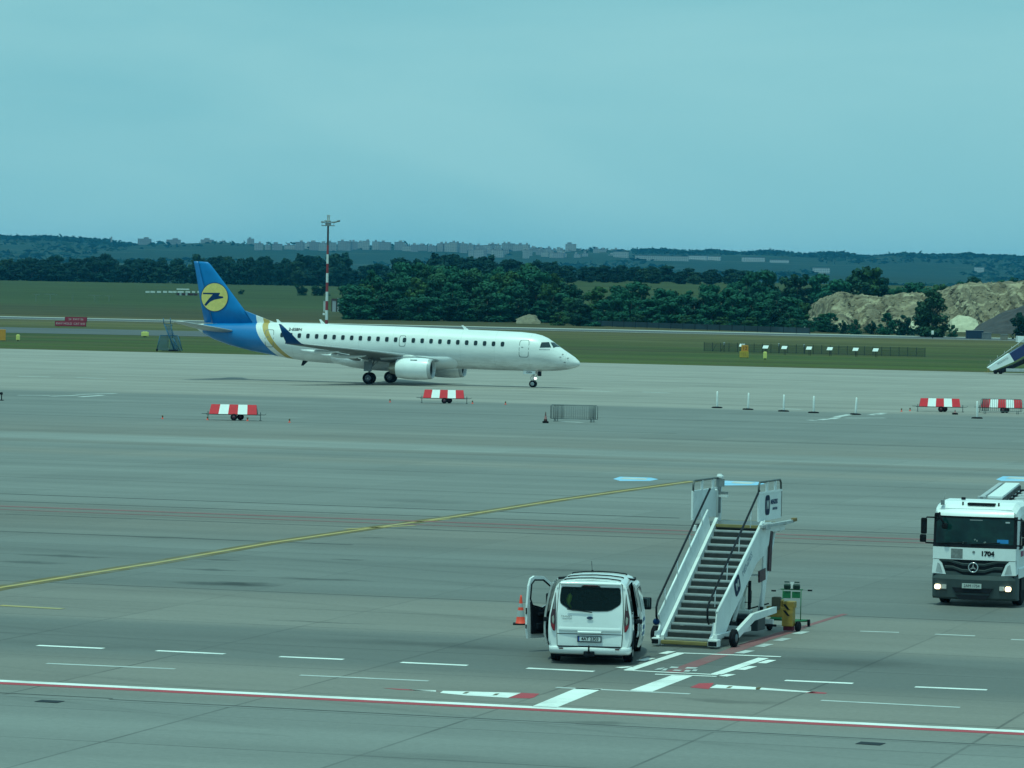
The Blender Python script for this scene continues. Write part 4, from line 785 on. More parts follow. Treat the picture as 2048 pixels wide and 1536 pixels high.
for x, y in ((1.12,.35), (-.95,.35), (-.95,4.55)):
    w_ = MB(); w_.rev([(-.06,.10),(-.08,.17),(-.05,.225),(.05,.225),(.08,.17),(.06,.10)], (0,0,0), 'x', 24); wh = w_.build('wheel', BLACK, stairs); wh.location = (x, y, .225)
    w_ = MB(); w_.rev([(-.085,.03),(-.07,.11),(.07,.11),(.085,.03)], (0,0,0), 'x', 18); w_.build('rim', mat('rim_blue_grey', (.12,.16,.18), .5), wh)
mb = MB(); mb.tube([(-.95,.35,.225),(1.12,.35,.225)], .035, 8).tube([(-.95,4.55,.225),(1.0,4.55,.225)], .03, 8); mb.build('axle', DARK, stairs)

# ---- yellow and black tow unit behind the stairs, and the green chock trolley
to = G(1566, 1264); tow = empty('tow_unit', (to.x, to.y, 0), math.radians(-20), 'small yellow wheeled drawbar unit with black stripes parked behind the boarding stairs', 'tow unit')
mb = MB(); mb.box((.10,.15,.40),(.30,.26,.50),None,.02).box((-.26,.15,.52),(.44,.24,.28),None,.02).box((-.16,.18,.73),(.20,.24,.22),None,.03).box((.12,.16,.72),(.32,.26,.18),None,.03); mb.build('housing', mat('tow_yellow', (.34,.21,.04), .5, var=.25, scale=5, dirt=(.12,.09,.05), dirt_amt=.8), tow)
mb = MB()
for z in (.66,.50): mb.prism([(-.02,.012,z+.07),(.05,.012,z+.07),(.17,.012,z-.07),(.10,.012,z-.07)],(0,.01,0))
mb.build('warning_stripe', DARK, tow)
mb = MB(); mb.box((-.22,.10,.74),(.24,.20,.34),None,.04); mb.build('canvas_cover', mat('canvas_brown', (.10,.085,.06), .9, var=.3, scale=8), tow)
mb = MB(); mb.box((.12,.12,.10),(.28,.12,.13),None,.02); mb.build('red_foot', mat('foot_red', (.12,.01,.03), .5), tow)
mb = MB(); mb.tube([(-.45,.15,.72),(-1.0,-.3,.55)], .02, 6).tube([(-.5,.15,.42),(-1.1,-.45,.32)], .03, 6); mb.build('cable', DARK, tow)
for x in (-.46, .32):
    w_ = MB(); w_.rev([(-.05,.04),(-.06,.11),(-.03,.14),(.03,.14),(.06,.11),(.05,.04)], (x,.30,.14), 'x', 20); w_.build('wheel', BLACK, tow)
go = G(1580, 1252); tro = empty('chock_trolley', (go.x, go.y, 0), math.radians(-12), 'green hand trolley with rail handles and chocks beside the yellow drawbar unit', 'trolley')
mb = MB(); mb.tube([(-.21,0,.15),(-.21,0,1.0)], .014, 6).tube([(.28,0,.15),(.28,0,1.0)], .014, 6).tube([(-.27,0,.98),(.33,0,.98)], .016, 6).tube([(-.50,.02,.16),(.50,.02,.16)], .03, 8).tube([(.0,-.15,.13),(.45,0,.15)], .025, 6); mb.build('frame', GREEN, tro)
mb = MB(); mb.box((-.10,-.02,.84),(.21,.03,.19),None,.01).box((.15,-.02,.84),(.22,.03,.17),None,.01); mb.box((-.35,-.1,.24),(.30,.25,.12),None,.02); mb.build('green_panel', GREEN, tro)
mb = MB(); mb.box((-.09,-.03,1.06),(.18,.10,.13),('X',.3),.03).box((.16,-.03,1.06),(.19,.10,.13),('X',.3),.03).box((-.10,-.03,1.18),(.13,.06,.03)).box((.17,-.03,1.18),(.13,.06,.03)); mb.build('chock', mat('chock_dark', (.012,.05,.04), .6), tro)
mb = MB(); mb.prism([(-.01,-.05,1.18),(.09,-.05,1.18),(.05,-.05,1.02),(.02,-.05,1.02)],(0,.02,0)); mb.build('white_tag', WHITE, tro)
mb = MB(); mb.tube([(-.52,0,.93),(-.40,0,.93)], .022, 8).tube([(.46,0,.97),(.58,0,.97)], .022, 8); mb.build('handle_grip', DARK, tro)
mb = MB(); mb.tube([(-.46,0,.93),(-.27,0,.98)], .008, 6).tube([(.33,0,.98),(.5,0,.97)], .008, 6); mb.build('handle_rod', GREY, tro)
for x in (-.52, .50):
    w_ = MB(); w_.rev([(-.025,.03),(-.03,.09),(.03,.09),(.025,.03)], (x,.02,.10), 'x', 20); w_.build('wheel', BLACK, tro)
# tall cone behind the van
co = G(1041, 1249); cone = empty('tall_cone', (co.x, co.y, 0), 0, 'tall orange and white traffic cone standing left of the open van door', 'traffic cone')
mb = MB(); prof = [(.03,.145),(.04,.13),(.21,.105),(.38,.078),(.46,.065),(.56,.05),(.72,.028),(.78,.018)]; mb.rev(prof, (0,0,0), 'z', 20, mis=[0,0,1,0,1,0,0]); mb.build('cone_body', [ORANGE, mat('cone_white', (.36,.39,.39), .4)], cone)
mb = MB(); mb.box((0,0,.018),(.40,.40,.036),None,.012); mb.build('cone_base', BLACK, cone)
# ================================================================== TANKER TRUCK
tr0 = GY(1945.5, 1213, 114.9)
TH = math.radians(180-17)
truck = empty('fuel_truck', (tr0.x, tr0.y, 0), TH, 'white fuel truck number 1704 with grey bumper and lit headlamps at the right edge', 'truck')
# local: +y is forward (towards the camera); +x is the photo's left
def tp(x): return -x      # photo-right metres to local x
W2 = 1.235
TGREY = mat('truck_bumper_grey', (.052,.072,.075), .6, spec=.25, var=.12, scale=2, dirt=(.06,.06,.06), dirt_amt=.6)
def cabring(y, z0, z1, w, topw, r=.10): return [(-w,y,z0),(w,y,z0),(w,y,z1-.9*(z1-z0)*.0-.35),(topw+.05,y,z1-.12),(topw-.08,y,z1),(-topw+.08,y,z1),(-topw-.05,y,z1-.12),(-w,y,z1-.35)]
mb = MB(); mb.loft([cabring(-.24,.95,2.80,1.20,1.10)] + [cabring(-.40,.95,2.90,1.235,1.14), cabring(-.7,.95,2.98,1.235,1.15), cabring(-1.8,.95,3.0,1.235,1.15), cabring(-2.0,.95,2.95,1.22,1.12)], smooth=False); mb.build('cab', WHITE, truck)
# front face stack, from the bumper up; a slight curve across the width
def fx(x, z, off=0.0):
    back = .10*(abs(x)/W2)**3; lean = .0 if z < 1.68 else .11*(z-1.68); return Vector((tp(x), .0-back-lean+off, z))
def fpan(name, pts, m, off, th, par, nx=1):
    mb = MB(); k = len(pts); a = [mb.bm.verts.new(fx(x, z, off)) for x, z in pts]; b_ = [mb.bm.verts.new(fx(x, z, off-th)) for x, z in pts]
    bmesh.ops.triangle_fill(mb.bm, edges=[mb.bm.edges.new((a[i], a[(i+1) % k])) for i in range(k)], use_beauty=True)
    for i in range(k): mb.bm.faces.new((a[i], b_[i], b_[(i+1) % k], a[(i+1) % k]))
    return mb.build(name, m, par)
def slab(name, x0_, x1_, z0_, z1_, m, off, th, par, nx=8, k0=1.0):
    mb = MB(); xs_ = [x0_+(x1_-x0_)*i/nx for i in range(nx+1)]
    F_ = [[fx(x, z, off) for x in xs_] for z in (z0_, z1_)]; B_ = [[fx(x, z, off-th) for x in xs_] for z in (z0_, z1_)]
    mb.loft([F_[0], F_[1], B_[1], B_[0], F_[0]], cap=False, closed=False, smooth=False); mb.poly([F_[0][0], F_[1][0], B_[1][0], B_[0][0]]); mb.poly([F_[0][-1], F_[1][-1], B_[1][-1], B_[0][-1]]); return mb.build(name, m, par)
bp_ = MB(); 
secs = [(-1.23,-.55),(-1.235,-.25),(-1.2,-.10),(-1.0,.0),(-.5,.07),(0,.09),(.5,.07),(1.0,.0),(1.2,-.10),(1.235,-.25),(1.23,-.55)]
bp_.loft([[(tp(x),y-.10,.20),(tp(x),y-.02,.26),(tp(x),y+.0,.50),(tp(x),y+.03,.78),(tp(x),y-.02,.90),(tp(x)*.96,y-.30,.90),(tp(x)*.96,y-.30,.20)] for x, y in secs], smooth=False); bp_ = bp_.build('front_bumper', TGREY, truck)
def bx_(x): return .09-.09*(abs(x)/1.0)**2
mb = MB(); mb.prism([(tp(x), bx_(x)+.03, z) for x, z in [(-.60,.545),(.60,.545),(.50,.40),(-.50,.40)]],(0,-.03,0)).prism([(tp(x), bx_(x)+.03, z) for x, z in [(-.50,.345),(.50,.345),(.38,.22),(-.38,.22)]],(0,-.03,0)); mb.build('air_slot', DARK, bp_)
pl = MB(); pl.box((tp(-.02),.135,.605),(.56,.012,.14)); pl = pl.build('number_plate', mat('plate_pale', (.5,.53,.5), .5), bp_)
text('plate_number', '2AM 1754', .115, DARK, pl, (tp(-.02),.145,.605), (PI/2,0,PI), .001, sx=.95)
for sg in (-1, 1):
    cx = sg*.93
    mb = MB(); mb.box((tp(cx),.055-.07,.55),(.38,.10,.22),('Z',sg*.10),.03); hl = mb.build('headlight', mat('headlight_housing', (.06,.07,.07), .2), bp_)
    mb = MB(); mb.box((tp(cx+sg*.0-.0*sg+.09*sg),.045,.55),(.17,.03,.14),('Z',sg*.10),.06,seg=3); mb.build('lit_lamp', mat('headlamp_lit', (1,.95,.8), .2, emis=(1,.80,.48), emis_s=1.7), hl)
    mb = MB(); mb.box((tp(cx-sg*.09),.052,.55),(.15,.03,.13),('Z',sg*.10),.02); mb.build('unlit_lamp', CLEARL, hl)
slab('grille_backing', -1.16, 1.16, .84, 1.36, DARK, .005, .06, truck)
# grille bars sweeping down to the centre
gb_ = MB()
for (zc_, zs, w_, t_) in ((1.20,.10,1.0,.055), (1.02,.09,.84,.06)):
    row = []
    for x in (-w_, -w_*.72, -.32, -.16, .16, .32, w_*.72, w_):
        z = zc_ + (zs if abs(x) > w_*.7 else 0); row.append((x, z))
    gb_.loft([[fx(x, z-t_/2, .03) for x, z in row], [fx(x, z+t_/2, .045) for x, z in row], [fx(x, z+t_/2+.02, .0) for x, z in row]], cap=False, closed=False, smooth=False)
gb_.build('grille_bar', TGREY, truck)
fpan('grille_chin', [(-.78,.90),(.78,.90),(.86,1.0),(-.86,1.0)], TGREY, .03, .03, truck)
eo = MB(); N_ = 32; 
eo.loft([[Vector((r_*math.cos(2*PI*k/N_), yy, r_*math.sin(2*PI*k/N_))) for k in range(N_)] for r_, yy in ((.150,0),(.148,.03),(.120,.03),(.118,0))], cap=False)
for k in range(3):
    a = PI/2+2*PI*k/3; t_ = Vector((math.cos(a), 0, math.sin(a))); s2 = Vector((-t_.z, 0, t_.x))
    eo.prism([t_*.125+Vector((0,.012,0)), s2*.026+Vector((0,.012,0)), -s2*.026+Vector((0,.012,0))],(0,.016,0))
eo = eo.build('star_emblem', CHROME, truck); eo.location = fx(0,1.13,.05)
mb = MB(); mb.rev([(0,.118),(.01,.118)], (0,0,0), n=28); em = mb.build('emblem_backing', DARK, eo)
for sg in (-1, 1):
    fpan('corner_panel', [(sg*1.22,.93),(sg*.80,.91),(sg*.92,1.22),(sg*1.02,1.33),(sg*1.19,1.33)][::sg], WHITE, .035, .12, truck)
    fpan('corner_recess', [(sg*1.10,.98),(sg*.90,.96),(sg*.98,1.20),(sg*1.05,1.24)][::sg], LGREY, .042, .01, truck)
slab('front_band', -1.2, 1.2, 1.345, 1.69, WHITE, .035, .26, truck)
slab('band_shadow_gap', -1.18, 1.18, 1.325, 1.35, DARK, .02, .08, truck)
slab('grey_vent', -.66, -.32, 1.375, 1.655, mat('vent_grey', (.20,.21,.21), .7, var=.3, scale=14), .040, .01, truck)
text('fleet_number', '1704', .185, DARK, truck, fx(.40,1.53,.042), (PI/2,0,PI), .002, sx=1.05, bold=.01)
mb = MB(); mb.rev([(0,.04),(.012,.036)], (0,0,0), n=16); o_ = mb.build('small_badge', GREY, truck); o_.location = fx(0,1.57,.035)
slab('windscreen_surround', -1.2, 1.2, 1.70, 2.60, DARK, .012, .2, truck)
tg_ = bpy.data.materials.new('windscreen_glass'); n, l = nodes_of(tg_); b = n['Principled BSDF']; b.inputs['Base Color'].default_value = (.016,.085,.085,1); b.inputs['Roughness'].default_value = .08; b.inputs['Coat Weight'].default_value = .0; b.inputs['Specular IOR Level'].default_value = .3
t = n.new('ShaderNodeTexCoord'); f_ = noise(n, l, t.outputs['Object'], 1.6, 5, .6, (1,1,1.4)); l.new(mixc(n, l, maprange(n, l, f_, .45, .65), (.003,.020,.024), (.007,.040,.038)), b.inputs['Base Color'])
ws = slab('windscreen', -1.12, 1.12, 1.80, 2.53, tg_, .020, .01, truck)
slab('blue_folder', .66, .98, 1.84, 1.95, mat('folder_blue', (.01,.20,.50), .5), .024, .006, ws)
slab('windscreen_sticker', -.15, .22, 2.47, 2.50, GREY, .024, .006, ws); slab('windscreen_sticker', .88, 1.0, 2.42, 2.46, LGREY, .024, .006, ws)
mb = MB()
for x_, z_, w_ in ((.02,1.93,.05),(.08,1.90,.04),(.31,1.86,.07),(-.32,1.83,.05)): mb.box(fx(x_,z_,.022),(w_,.006,.045),('Y',.5),.01)
mb.build('dashboard_items', mat('dash_items', (.22,.27,.26), .7), ws)
mb = MB(); mb.tube([fx(-.1,1.79,.03), fx(.75,1.86,.035)], .012, 6).tube([fx(-.95,1.79,.03), fx(-.2,1.84,.035)], .012, 6); mb.build('wiper', DARK, truck)
# roof visor and roof kit
mb = MB(); mb.loft([[fx(x, 2.585, .05) for x in (-1.12,-.6,0,.6,1.12)], [fx(x, 2.70, .02) for x in (-1.11,-.6,0,.6,1.11)], [fx(x, 2.86, -.25) for x in (-1.06,-.6,0,.6,1.06)], [fx(x, 2.97, -.65) for x in (-1.05,-.6,0,.6,1.05)]], cap=False, closed=False); mb.build('roof_front', WHITE, truck)
mb = MB(); mb.box((tp(.12),-.42,2.93),(.80,.20,.07),None,.02); mb.build('roof_hatch', DARK, truck)
mb = MB(); mb.box((tp(-.42),-.40,2.93),(.04,.06,.10)).box((tp(.62),-.40,2.93),(.04,.06,.10)).box((tp(-.5),-.9,3.05),(.12,.1,.08),None,.02); mb.build('roof_lamp', DARK, truck)
mb = MB(); mb.tube([(tp(-.98),-.3,2.85),(tp(-.93),-.35,3.25)], .008, 5).tube([(tp(1.3),-.9,2.8),(tp(1.3),-.9,3.3)], .008, 5).box((tp(-.98),-.25,2.95),(.1,.1,.14)); mb.build('roof_antenna', GREY, truck)
# mirrors
for sg in (-1, 1):
    mb = MB(); mb.tube([(tp(sg*1.15),-.15,2.52),(tp(sg*1.38),.02,2.53),(tp(sg*1.44),.04,2.40)], .022, 6); mb.build('mirror_arm', DARK, truck)
    mb = MB(); mb.tube([(tp(sg*1.15),-.15,1.78),(tp(sg*1.40),.02,1.80),(tp(sg*1.46),.04,1.9)], .022, 6); ma = mb.build('mirror_arm', DARK, truck)
    mb = MB(); mb.box((tp(sg*1.46),.03,2.28),(.17,.12,.46),None,.04,seg=3); mb.build('mirror', BLACK, ma)
    mb = MB(); mb.box((tp(sg*1.48),.03,1.92),(.18,.12,.22),None,.04,seg=3); mb.build('wide_mirror', BLACK, ma)
mb = MB(); mb.tube([(tp(-1.02),-.02,2.66),(tp(-1.0),.14,2.58),(tp(-.9),.18,2.45),(tp(-.85),.16,2.35)], .03, 8).box((tp(-1.06),.06,2.62),(.16,.1,.1),None,.02).box((tp(-.83),.15,2.30),(.17,.1,.17),None,.06,seg=3).box((tp(-1.02),.12,2.50),(.18,.08,.06),('Y',.6)); mb.build('kerb_mirror', BLACK, truck)
# cab flank
for sg in (-1, 1):
    X = tp(sg*1.245)
    mb = MB(); mb.prism([(X,-.55,1.75),(X,-1.6,1.70),(X,-1.55,2.45),(X,-.75,2.50)],(tp(sg*.012),0,0)); mb.build('side_window', GLASS, truck)
    mb = MB(); mb.prism([(X,-.40,1.66),(X,-.55,2.55),(X,-.62,2.55),(X,-.50,1.66)],(tp(sg*.02),0,0)).box((X,-.62,1.72),(.08,.3,.10),None,.02); mb.build('door_pillar', DARK, truck)
    mb = MB(); mb.box((X,-1.1,.98),(.05,1.5,.30),None,.02); mb.build('step_panel', WHITE, truck)
    mb = MB(); mb.box((X,-.9,1.52),(.012,.42,.16),None,.004); mb.build('side_emblem', mat('emblem_magenta', (.25,.02,.10), .4), truck)
    mb = MB(); mb.box((tp(sg*1.05),-1.7,.62),(.36,1.5,.34)).box((tp(sg*1.05),-.55,.5),(.3,.3,.5)); mb.build('steps', DARK, truck)
for sg in (-1, 1):
    for y in (-1.35,):
        w_ = MB(); w_.rev([(-.13,.28),(-.15,.42),(-.11,.50),(.11,.50),(.15,.42),(.13,.28)], (0,0,0), 'x', 32); wh = w_.build('wheel', BLACK, truck); wh.location = (tp(sg*1.06), y, .50)
        w_ = MB(); w_.rev([(-.10,.08),(-.13,.28),(.13,.28),(.10,.08)], (0,0,0), 'x', 24); w_.build('rim', LGREY, wh)
mb = MB(); mb.box((0,-3.2,.75),(1.0,5.4,.25)).box((0,-2.6,1.15),(2.1,.5,.7)); mb.build('chassis', DARK, truck)
# tank body behind the cab, on its own bearing while the truck turns in
tk = bpy.data.objects.new('tank', None); SC.collection.objects.link(tk); tk.parent = truck; tk.location = (0,-2.4,0); tk.rotation_euler = (0,0,math.radians(6.5))
def tring(y): 
    pts = [(-1.2,1.0),(1.2,1.0),(1.25,1.3),(1.22,1.8),(1.0,2.15),(.7,2.32),(.3,2.42),(-.3,2.42),(-.7,2.32),(-1.0,2.15),(-1.22,1.8),(-1.25,1.3)]
    return [(x, y, z) for x, z in pts]
mb = MB(); mb.loft([tring(-.35), tring(-9.6)]); mb.build('tank_shell', WHITE, tk)
mb = MB(); mb.box((tp(.62),-5.0,2.60),(1.2,9.0,.36),None,.04); mb.build('equipment_deck', WHITE, tk)
mb = MB(); mb.box((tp(.10),-5.0,3.00),(.44,8.6,.07),None,.01); mb.build('walkway', mat('walkway_white', (.72,.76,.76), .5, var=.05, scale=2), tk)
mb = MB(); mb.box((tp(-.28),-5.0,2.98),(.14,8.9,.09),None,.02).box((tp(-.28),-.7,2.95),(.24,.3,.14)); mb.build('folded_rail', LGREY, tk)
mb = MB(); mb.box((tp(.34),-5.0,2.90),(.05,8.6,.12)); mb.build('walkway_edge', DARK, tk)
for k in range(5):
    mb = MB(); y = -1.4-1.75*k; mb.rev([(2.76,.30),(2.86,.30),(2.90,.24),(2.92,.1)], (tp(.80),y,0), 'z', 20).box((tp(.80),y+.4,2.86),(.3,.12,.12),None,.02).box((tp(1.12),y+.1,2.84),(.12,.3,.14),None,.02); mb.build('tank_hatch', LGREY, tk)
    mb = MB(); mb.box((tp(.46),y+.2,2.84),(.14,.22,.10),None,.02).box((tp(.85),y-.6,2.82),(.35,.08,.08),None,.02); mb.build('valve_box', DARK, tk)
for y in (-5.6,-6.9,-8.2):
    for sg in (-1, 1):
        w_ = MB(); w_.rev([(-.16,.28),(-.18,.42),(-.13,.50),(.13,.50),(.18,.42),(.16,.28)], (0,0,0), 'x', 28); wh = w_.build('wheel', BLACK, tk); wh.location = (sg*1.0, y, .50)
mb = MB(); mb.box((0,-5,.95),(.9,8.6,.3)); mb.build('tank_frame', DARK, tk)
# ================================================================== APRON FURNITURE
# red and white barrier trailers
def make_barrier():
    r = empty('barrier_trailer', (0,0,0), 0, 'x', 'barrier', 'red and white barrier trailers')
    cols = [RED, mat('barrier_white', (.80,.82,.82), .45, var=.04, scale=2)]
    mb = MB(); W = 3.05
    for k in range(5):
        a, b_ = -W/2+k*W/5, -W/2+(k+1)*W/5; q = .12
        mb.prism([(a+q*(1-0)*.0,-.38,.42),(b_+.0,-.38,.42),(b_+.14,.0,1.02),(a+.14,.0,1.02)] if False else [(a,-.36,.40),(b_,-.36,.40),(b_*.94+.02,-.02,1.0),(a*.94+.02,-.02,1.0)],(0,.025,0), mi=k % 2)
    mb.build('striped_panel', cols, r)
    mb = MB()
    for k in range(5):
        a, b_ = -W/2+k*W/5, -W/2+(k+1)*W/5; mb.prism([(a,.36,.40),(b_,.36,.40),(b_*.94+.02,.03,1.0),(a*.94+.02,.03,1.0)],(0,.025,0), mi=k % 2)
    mb.build('striped_panel', cols, r)
    mb = MB(); mb.prism([(W/2,-.33,.41),(W/2,.33,.41),(W/2*.94+.02,0,.99)],(-.02,0,0)).prism([(-W/2,-.33,.41),(-W/2,.33,.41),(-W/2*.94+.02,0,.99)],(.02,0,0)); mb.build('end_plate', mat('end_plate_dark', (.09,.03,.03), .6), r)
    mb = MB(); mb.box((0,0,.37),(3.5,.06,.06)).box((-1.62,-.0,.28),(.05,.05,.52)).box((1.72,0,.28),(.05,.05,.52)).box((-1.85,0,.40),(.35,.04,.04)).tube([(1.7,0,.38),(2.0,0,.38),(2.08,0,.46)], .02, 6).box((-1.62,0,.02),(.16,.16,.04)).box((1.72,0,.02),(.16,.16,.04)); mb.build('frame', mat('frame_steel', (.12,.14,.14), .5, .3), r)
    for x in (.08, .40):
        w_ = MB(); w_.rev([(-.08,.10),(-.09,.17),(-.06,.215),(.06,.215),(.09,.17),(.08,.10)], (x,-.42 if x < .2 else .42,.215), n=20); wh = w_.build('wheel', BLACK, r)
        w_ = MB(); w_.rev([(-.095,.03),(-.08,.10),(.08,.10),(.095,.03)], (x,-.42 if x < .2 else .42,.215), n=14); w_.build('rim', mat('rim_dark_red', (.09,.03,.05), .6), wh)
    return r
bar = make_barrier()
for i, (px, py, dz, lb) in enumerate([(466,841,0,'red and white barrier trailer nearest the camera, left on the empty apron'), (887,807,0,'red and white barrier trailer standing below the airliner engines'), (1880,824,0,'red and white barrier trailer between the thin white posts and the railing at right'), (2004,826,0,'red and white barrier trailer standing behind the crowd railing at the right edge')]):
    p = G(px, py); o = bar if i == 0 else copy_thing(bar, p, 0)
    o.location = (p.x, p.y+.35, 0); o.rotation_euler = (0,0,math.radians((-3,-2,-3,-4)[i])); o['label'] = lb
# steel crowd railings
def make_railing(n_pan, W, label):
    r = empty('crowd_railing', (0,0,0), 0, label, 'railing', 'steel crowd railings')
    m = mat('galvanised', (.13,.16,.17), .5, .5, var=.15, scale=6)
    for k in range(n_pan):
        y = k*.12; mb = MB(); x0_ = -W/2+(0,.12,-.10)[k % 3]*1.0
        mb.tube([(x0_,y,.20),(x0_,y,1.0),(x0_+.08,y,1.10),(x0_+W-.08,y,1.10),(x0_+W,y,1.0),(x0_+W,y,.20)], .021, 6).tube([(x0_,y,.20),(x0_+W,y,.20)], .018, 6)
        nb = 20
        for j in range(1, nb): mb.tube([(x0_+W*j/nb,y,.20),(x0_+W*j/nb,y,1.10)], .009, 4)
        p_ = mb.build('railing_panel', m, r)
        for x in (x0_+.25, x0_+W-.25): f = MB(); f.tube([(x-.0,y-.28,.02),(x,y,.22),(x,y+.28,.02)], .018, 5).tube([(x,y,.2),(x,y,.24)], .02, 5); f.build('foot', m, p_)
    return r
r1 = make_railing(3, 2.9, 'grey steel crowd railing panels stacked together beside a small dark cone'); p = G(1147, 844); r1.location = (p.x, p.y, 0); r1.rotation_euler = (0,0,math.radians(-8))
r2 = make_railing(2, 2.9, 'grey steel crowd railing panels in front of the barrier trailer at right edge'); p = G(1997, 827); r2.location = (p.x-.0, p.y-1.2, 0); r2.rotation_euler = (0,0,math.radians(-4))
for rr_, xs_ in ((r1, (-1.30,-1.12,-.94,-.78,1.02,1.20,1.32)), (r2, (-1.36,-1.22,-1.1,-.98))):   # folded spare panels seen as denser bays at the ends
    mb = MB()
    for x in xs_:
        for q in range(3): mb.tube([(x+q*.05,.06+q*.03,.18),(x+q*.05,.06+q*.03,1.08)], .013, 4)
    mb.tube([(xs_[0],.08,1.08),(xs_[-1],.08,1.08)] if rr_ is r2 else [(-1.35,.08,1.08),(-.7,.08,1.08)], .02, 6); mb.build('folded_panel', mat('galvanised', (0,0,0)), rr_)
# slim white delineator posts on rubber bases
def make_post():
    r = empty('delineator_post', (0,0,0), 0, 'x', 'post', 'slim posts on black rubber bases')
    mb = MB(); mb.rev([(.06,.07),(.10,.075),(.8,.07),(1.20,.06),(1.24,.03)], (0,0,0), 'z', 12); mb.build('post', mat('post_white', (.78,.80,.78), .5, var=.08, scale=4, dirt=(.4,.43,.4), dirt_amt=.4), r)
    mb = MB(); mb.rev([(0,.40),(.05,.41),(.09,.34),(.11,.10)], (0,0,0), 'z', 20); mb.build('rubber_base', BLACK, r); return r
po = make_post()
pl_ = [(1434,816,'leftmost thin white post on a black rubber base'), (1496,819.5,'second thin post from the left, on a black rubber base'), (1567,823,'middle thin white post on a black base beside a faded white dash'), (1627,826,'fourth thin grey-white post from the left, on a black base'), (1711,829.5,'thin leaning post on a black base beside patchy white paint'), (1954,837,'thin post on a black base left of the right hand crowd railing')]
for i, (px, py, lb) in enumerate(pl_):
    p = G(px, py); o = po if i == 0 else copy_thing(po, p, 0)
    o.location = p; o['label'] = lb; o.rotation_euler = (0, math.radians((0,1.2,.8,.3,2.5,-.5)[i]), 0)
# small dark cones, low lights, dark pole
def small_cone(px, py, h, lb):
    p = G(px, py); r = empty('small_cone', p, 0, lb, 'traffic cone'); mb = MB(); mb.rev([(.03,.14),(h*.35,.10),(h*.36,.095),(h*.65,.055),(h*.66,.05),(h,.02)], (0,0,0), 'z', 14, mis=[0,0,1,1,0]); mb.build('cone_body', [mat('cone_dark', (.06,.02,.02), .7), mat('cone_band', (.28,.12,.12), .6)], r)
    mb = MB(); mb.box((0,0,.06),(.40,.40,.12),None,.03); mb.build('cone_base', BLACK, r)
small_cone(1091, 846, .72, 'small dark cone standing at the left end of the steel railing')
small_cone(1910, 829, .34, 'small dark cone beside the wheels of the barrier trailer near right posts')
def make_light():
    r = empty('ground_light', (0,0,0), 0, 'x', 'ground light', 'low orange ground lights on the apron'); mb = MB(); mb.rev([(0,.09),(.02,.09),(.04,.04),(.14,.035)], (0,0,0), 'z', 12); mb.build('stem', ORANGE, r)
    mb = MB(); mb.rev([(.14,.055),(.20,.06),(.24,.04),(.25,.01)], (0,0,0), 'z', 12); mb.build('lamp_cap', mat('lamp_cap', (.16,.12,.07), .4), r); return r
gl_ = make_light()
for i, (px, py, lb) in enumerate([(325,838,'low orange light alone, leftmost on the apron'), (415,840,'low orange light under the left end of the nearest barrier trailer'), (495,842,'low orange light under the right end of the nearest barrier trailer'), (579,845,'low light right of the nearest barrier trailer'), (780,804.5,'low light left of the barrier trailer below the engines'), (945,807.5,'low orange light just right of the barrier trailer below the engines'), (1011,809,'low light farther right of the barrier trailer below the engines'), (1803,823,'low orange light left of the barrier trailer near the right posts'), (1820,822,'low orange light touching the left end of the trailer near the right posts')]):
    p = G(px, py); o = gl_ if i == 0 else copy_thing(gl_, p, 0)
    o.location = p; o['label'] = lb
p = G(3, 801); sg_ = empty('short_sign', p, 0, 'short black sign on a post cut by the left edge of the apron', 'sign'); mb = MB(); mb.box((0,0,.3),(.07,.05,.6)).box((0,0,.03),(.3,.3,.05)); mb.build('post', DARK, sg_); mb = MB(); mb.box((-.08,-.03,.50),(.34,.04,.16),None,.01); mb.build('plate', DARK, sg_)

# ================================================================== GRASS STRIP FURNITURE
# wire enclosure with pale reflector panels
F0, F1 = G(1408, 702.5), G(1850, 714)
fr_ = empty('wire_fence', F0, math.atan2((F1-F0).y, (F1-F0).x), 'low dark wire fence enclosing the row of white tilted panels on the grass', 'fence')
Lf = (F1-F0).length; fmt = mat('fence_wire', (.03,.05,.045), .7)
nP = 26
for k in range(nP+1):
    x = Lf*k/nP; mb = MB(); mb.box((x,0,.62),(.07,.07,1.24)).tube([(x+.05,0,.05),(x+.5,.3,1.1)] if k in (1, 2) else [(x,0,1.2),(x,0,1.3)], .03, 4); mb.build('fence_post', fmt, fr_)
mb = MB()
for z in (.15,.45,.75,1.0,1.22): mb.tube([(0,0,z),(Lf,0,z)], .014, 4)
mb.build('wire', fmt, fr_)
mm = bpy.data.materials.new('fence_mesh'); n, l = nodes_of(mm); b = n['Principled BSDF']; b.inputs['Base Color'].default_value = (.025,.045,.04,1); b.inputs['Alpha'].default_value = .42; b.inputs['Roughness'].default_value = .8
mb = MB(); mb.poly([(0,.02,.02),(Lf,.02,.02),(Lf,.02,1.2),(0,.02,1.2)]); mb.build('wire_mesh', mm, fr_, normals=False)
def make_panel():
    r = empty('tilted_panel', (0,0,0), 0, 'x', 'panel', 'white tilted panels inside the wire fence')
    mb = MB(); mb.prism([(-.44,0,.78),(.28,0,.78),(.44,.22,1.18),(-.28,.22,1.18)],(0,.04,0)); mb.build('panel_face', mat('panel_white', (.86,.88,.88), .4, var=.02), r)
    mb = MB(); mb.box((0,.12,.42),(.06,.06,.84)).box((.2,.16,.42),(.05,.05,.9)); mb.build('panel_leg', DARK, r); return r
pn = make_panel()
nm_ = ['leftmost clear white panel, above the yellow marker post', 'second white tilted panel, with a small box at its side', 'third white tilted panel of the fenced row', 'fourth white tilted panel of the fenced row', 'fifth white tilted panel of the fenced row', 'rightmost white tilted panel of the fenced row']
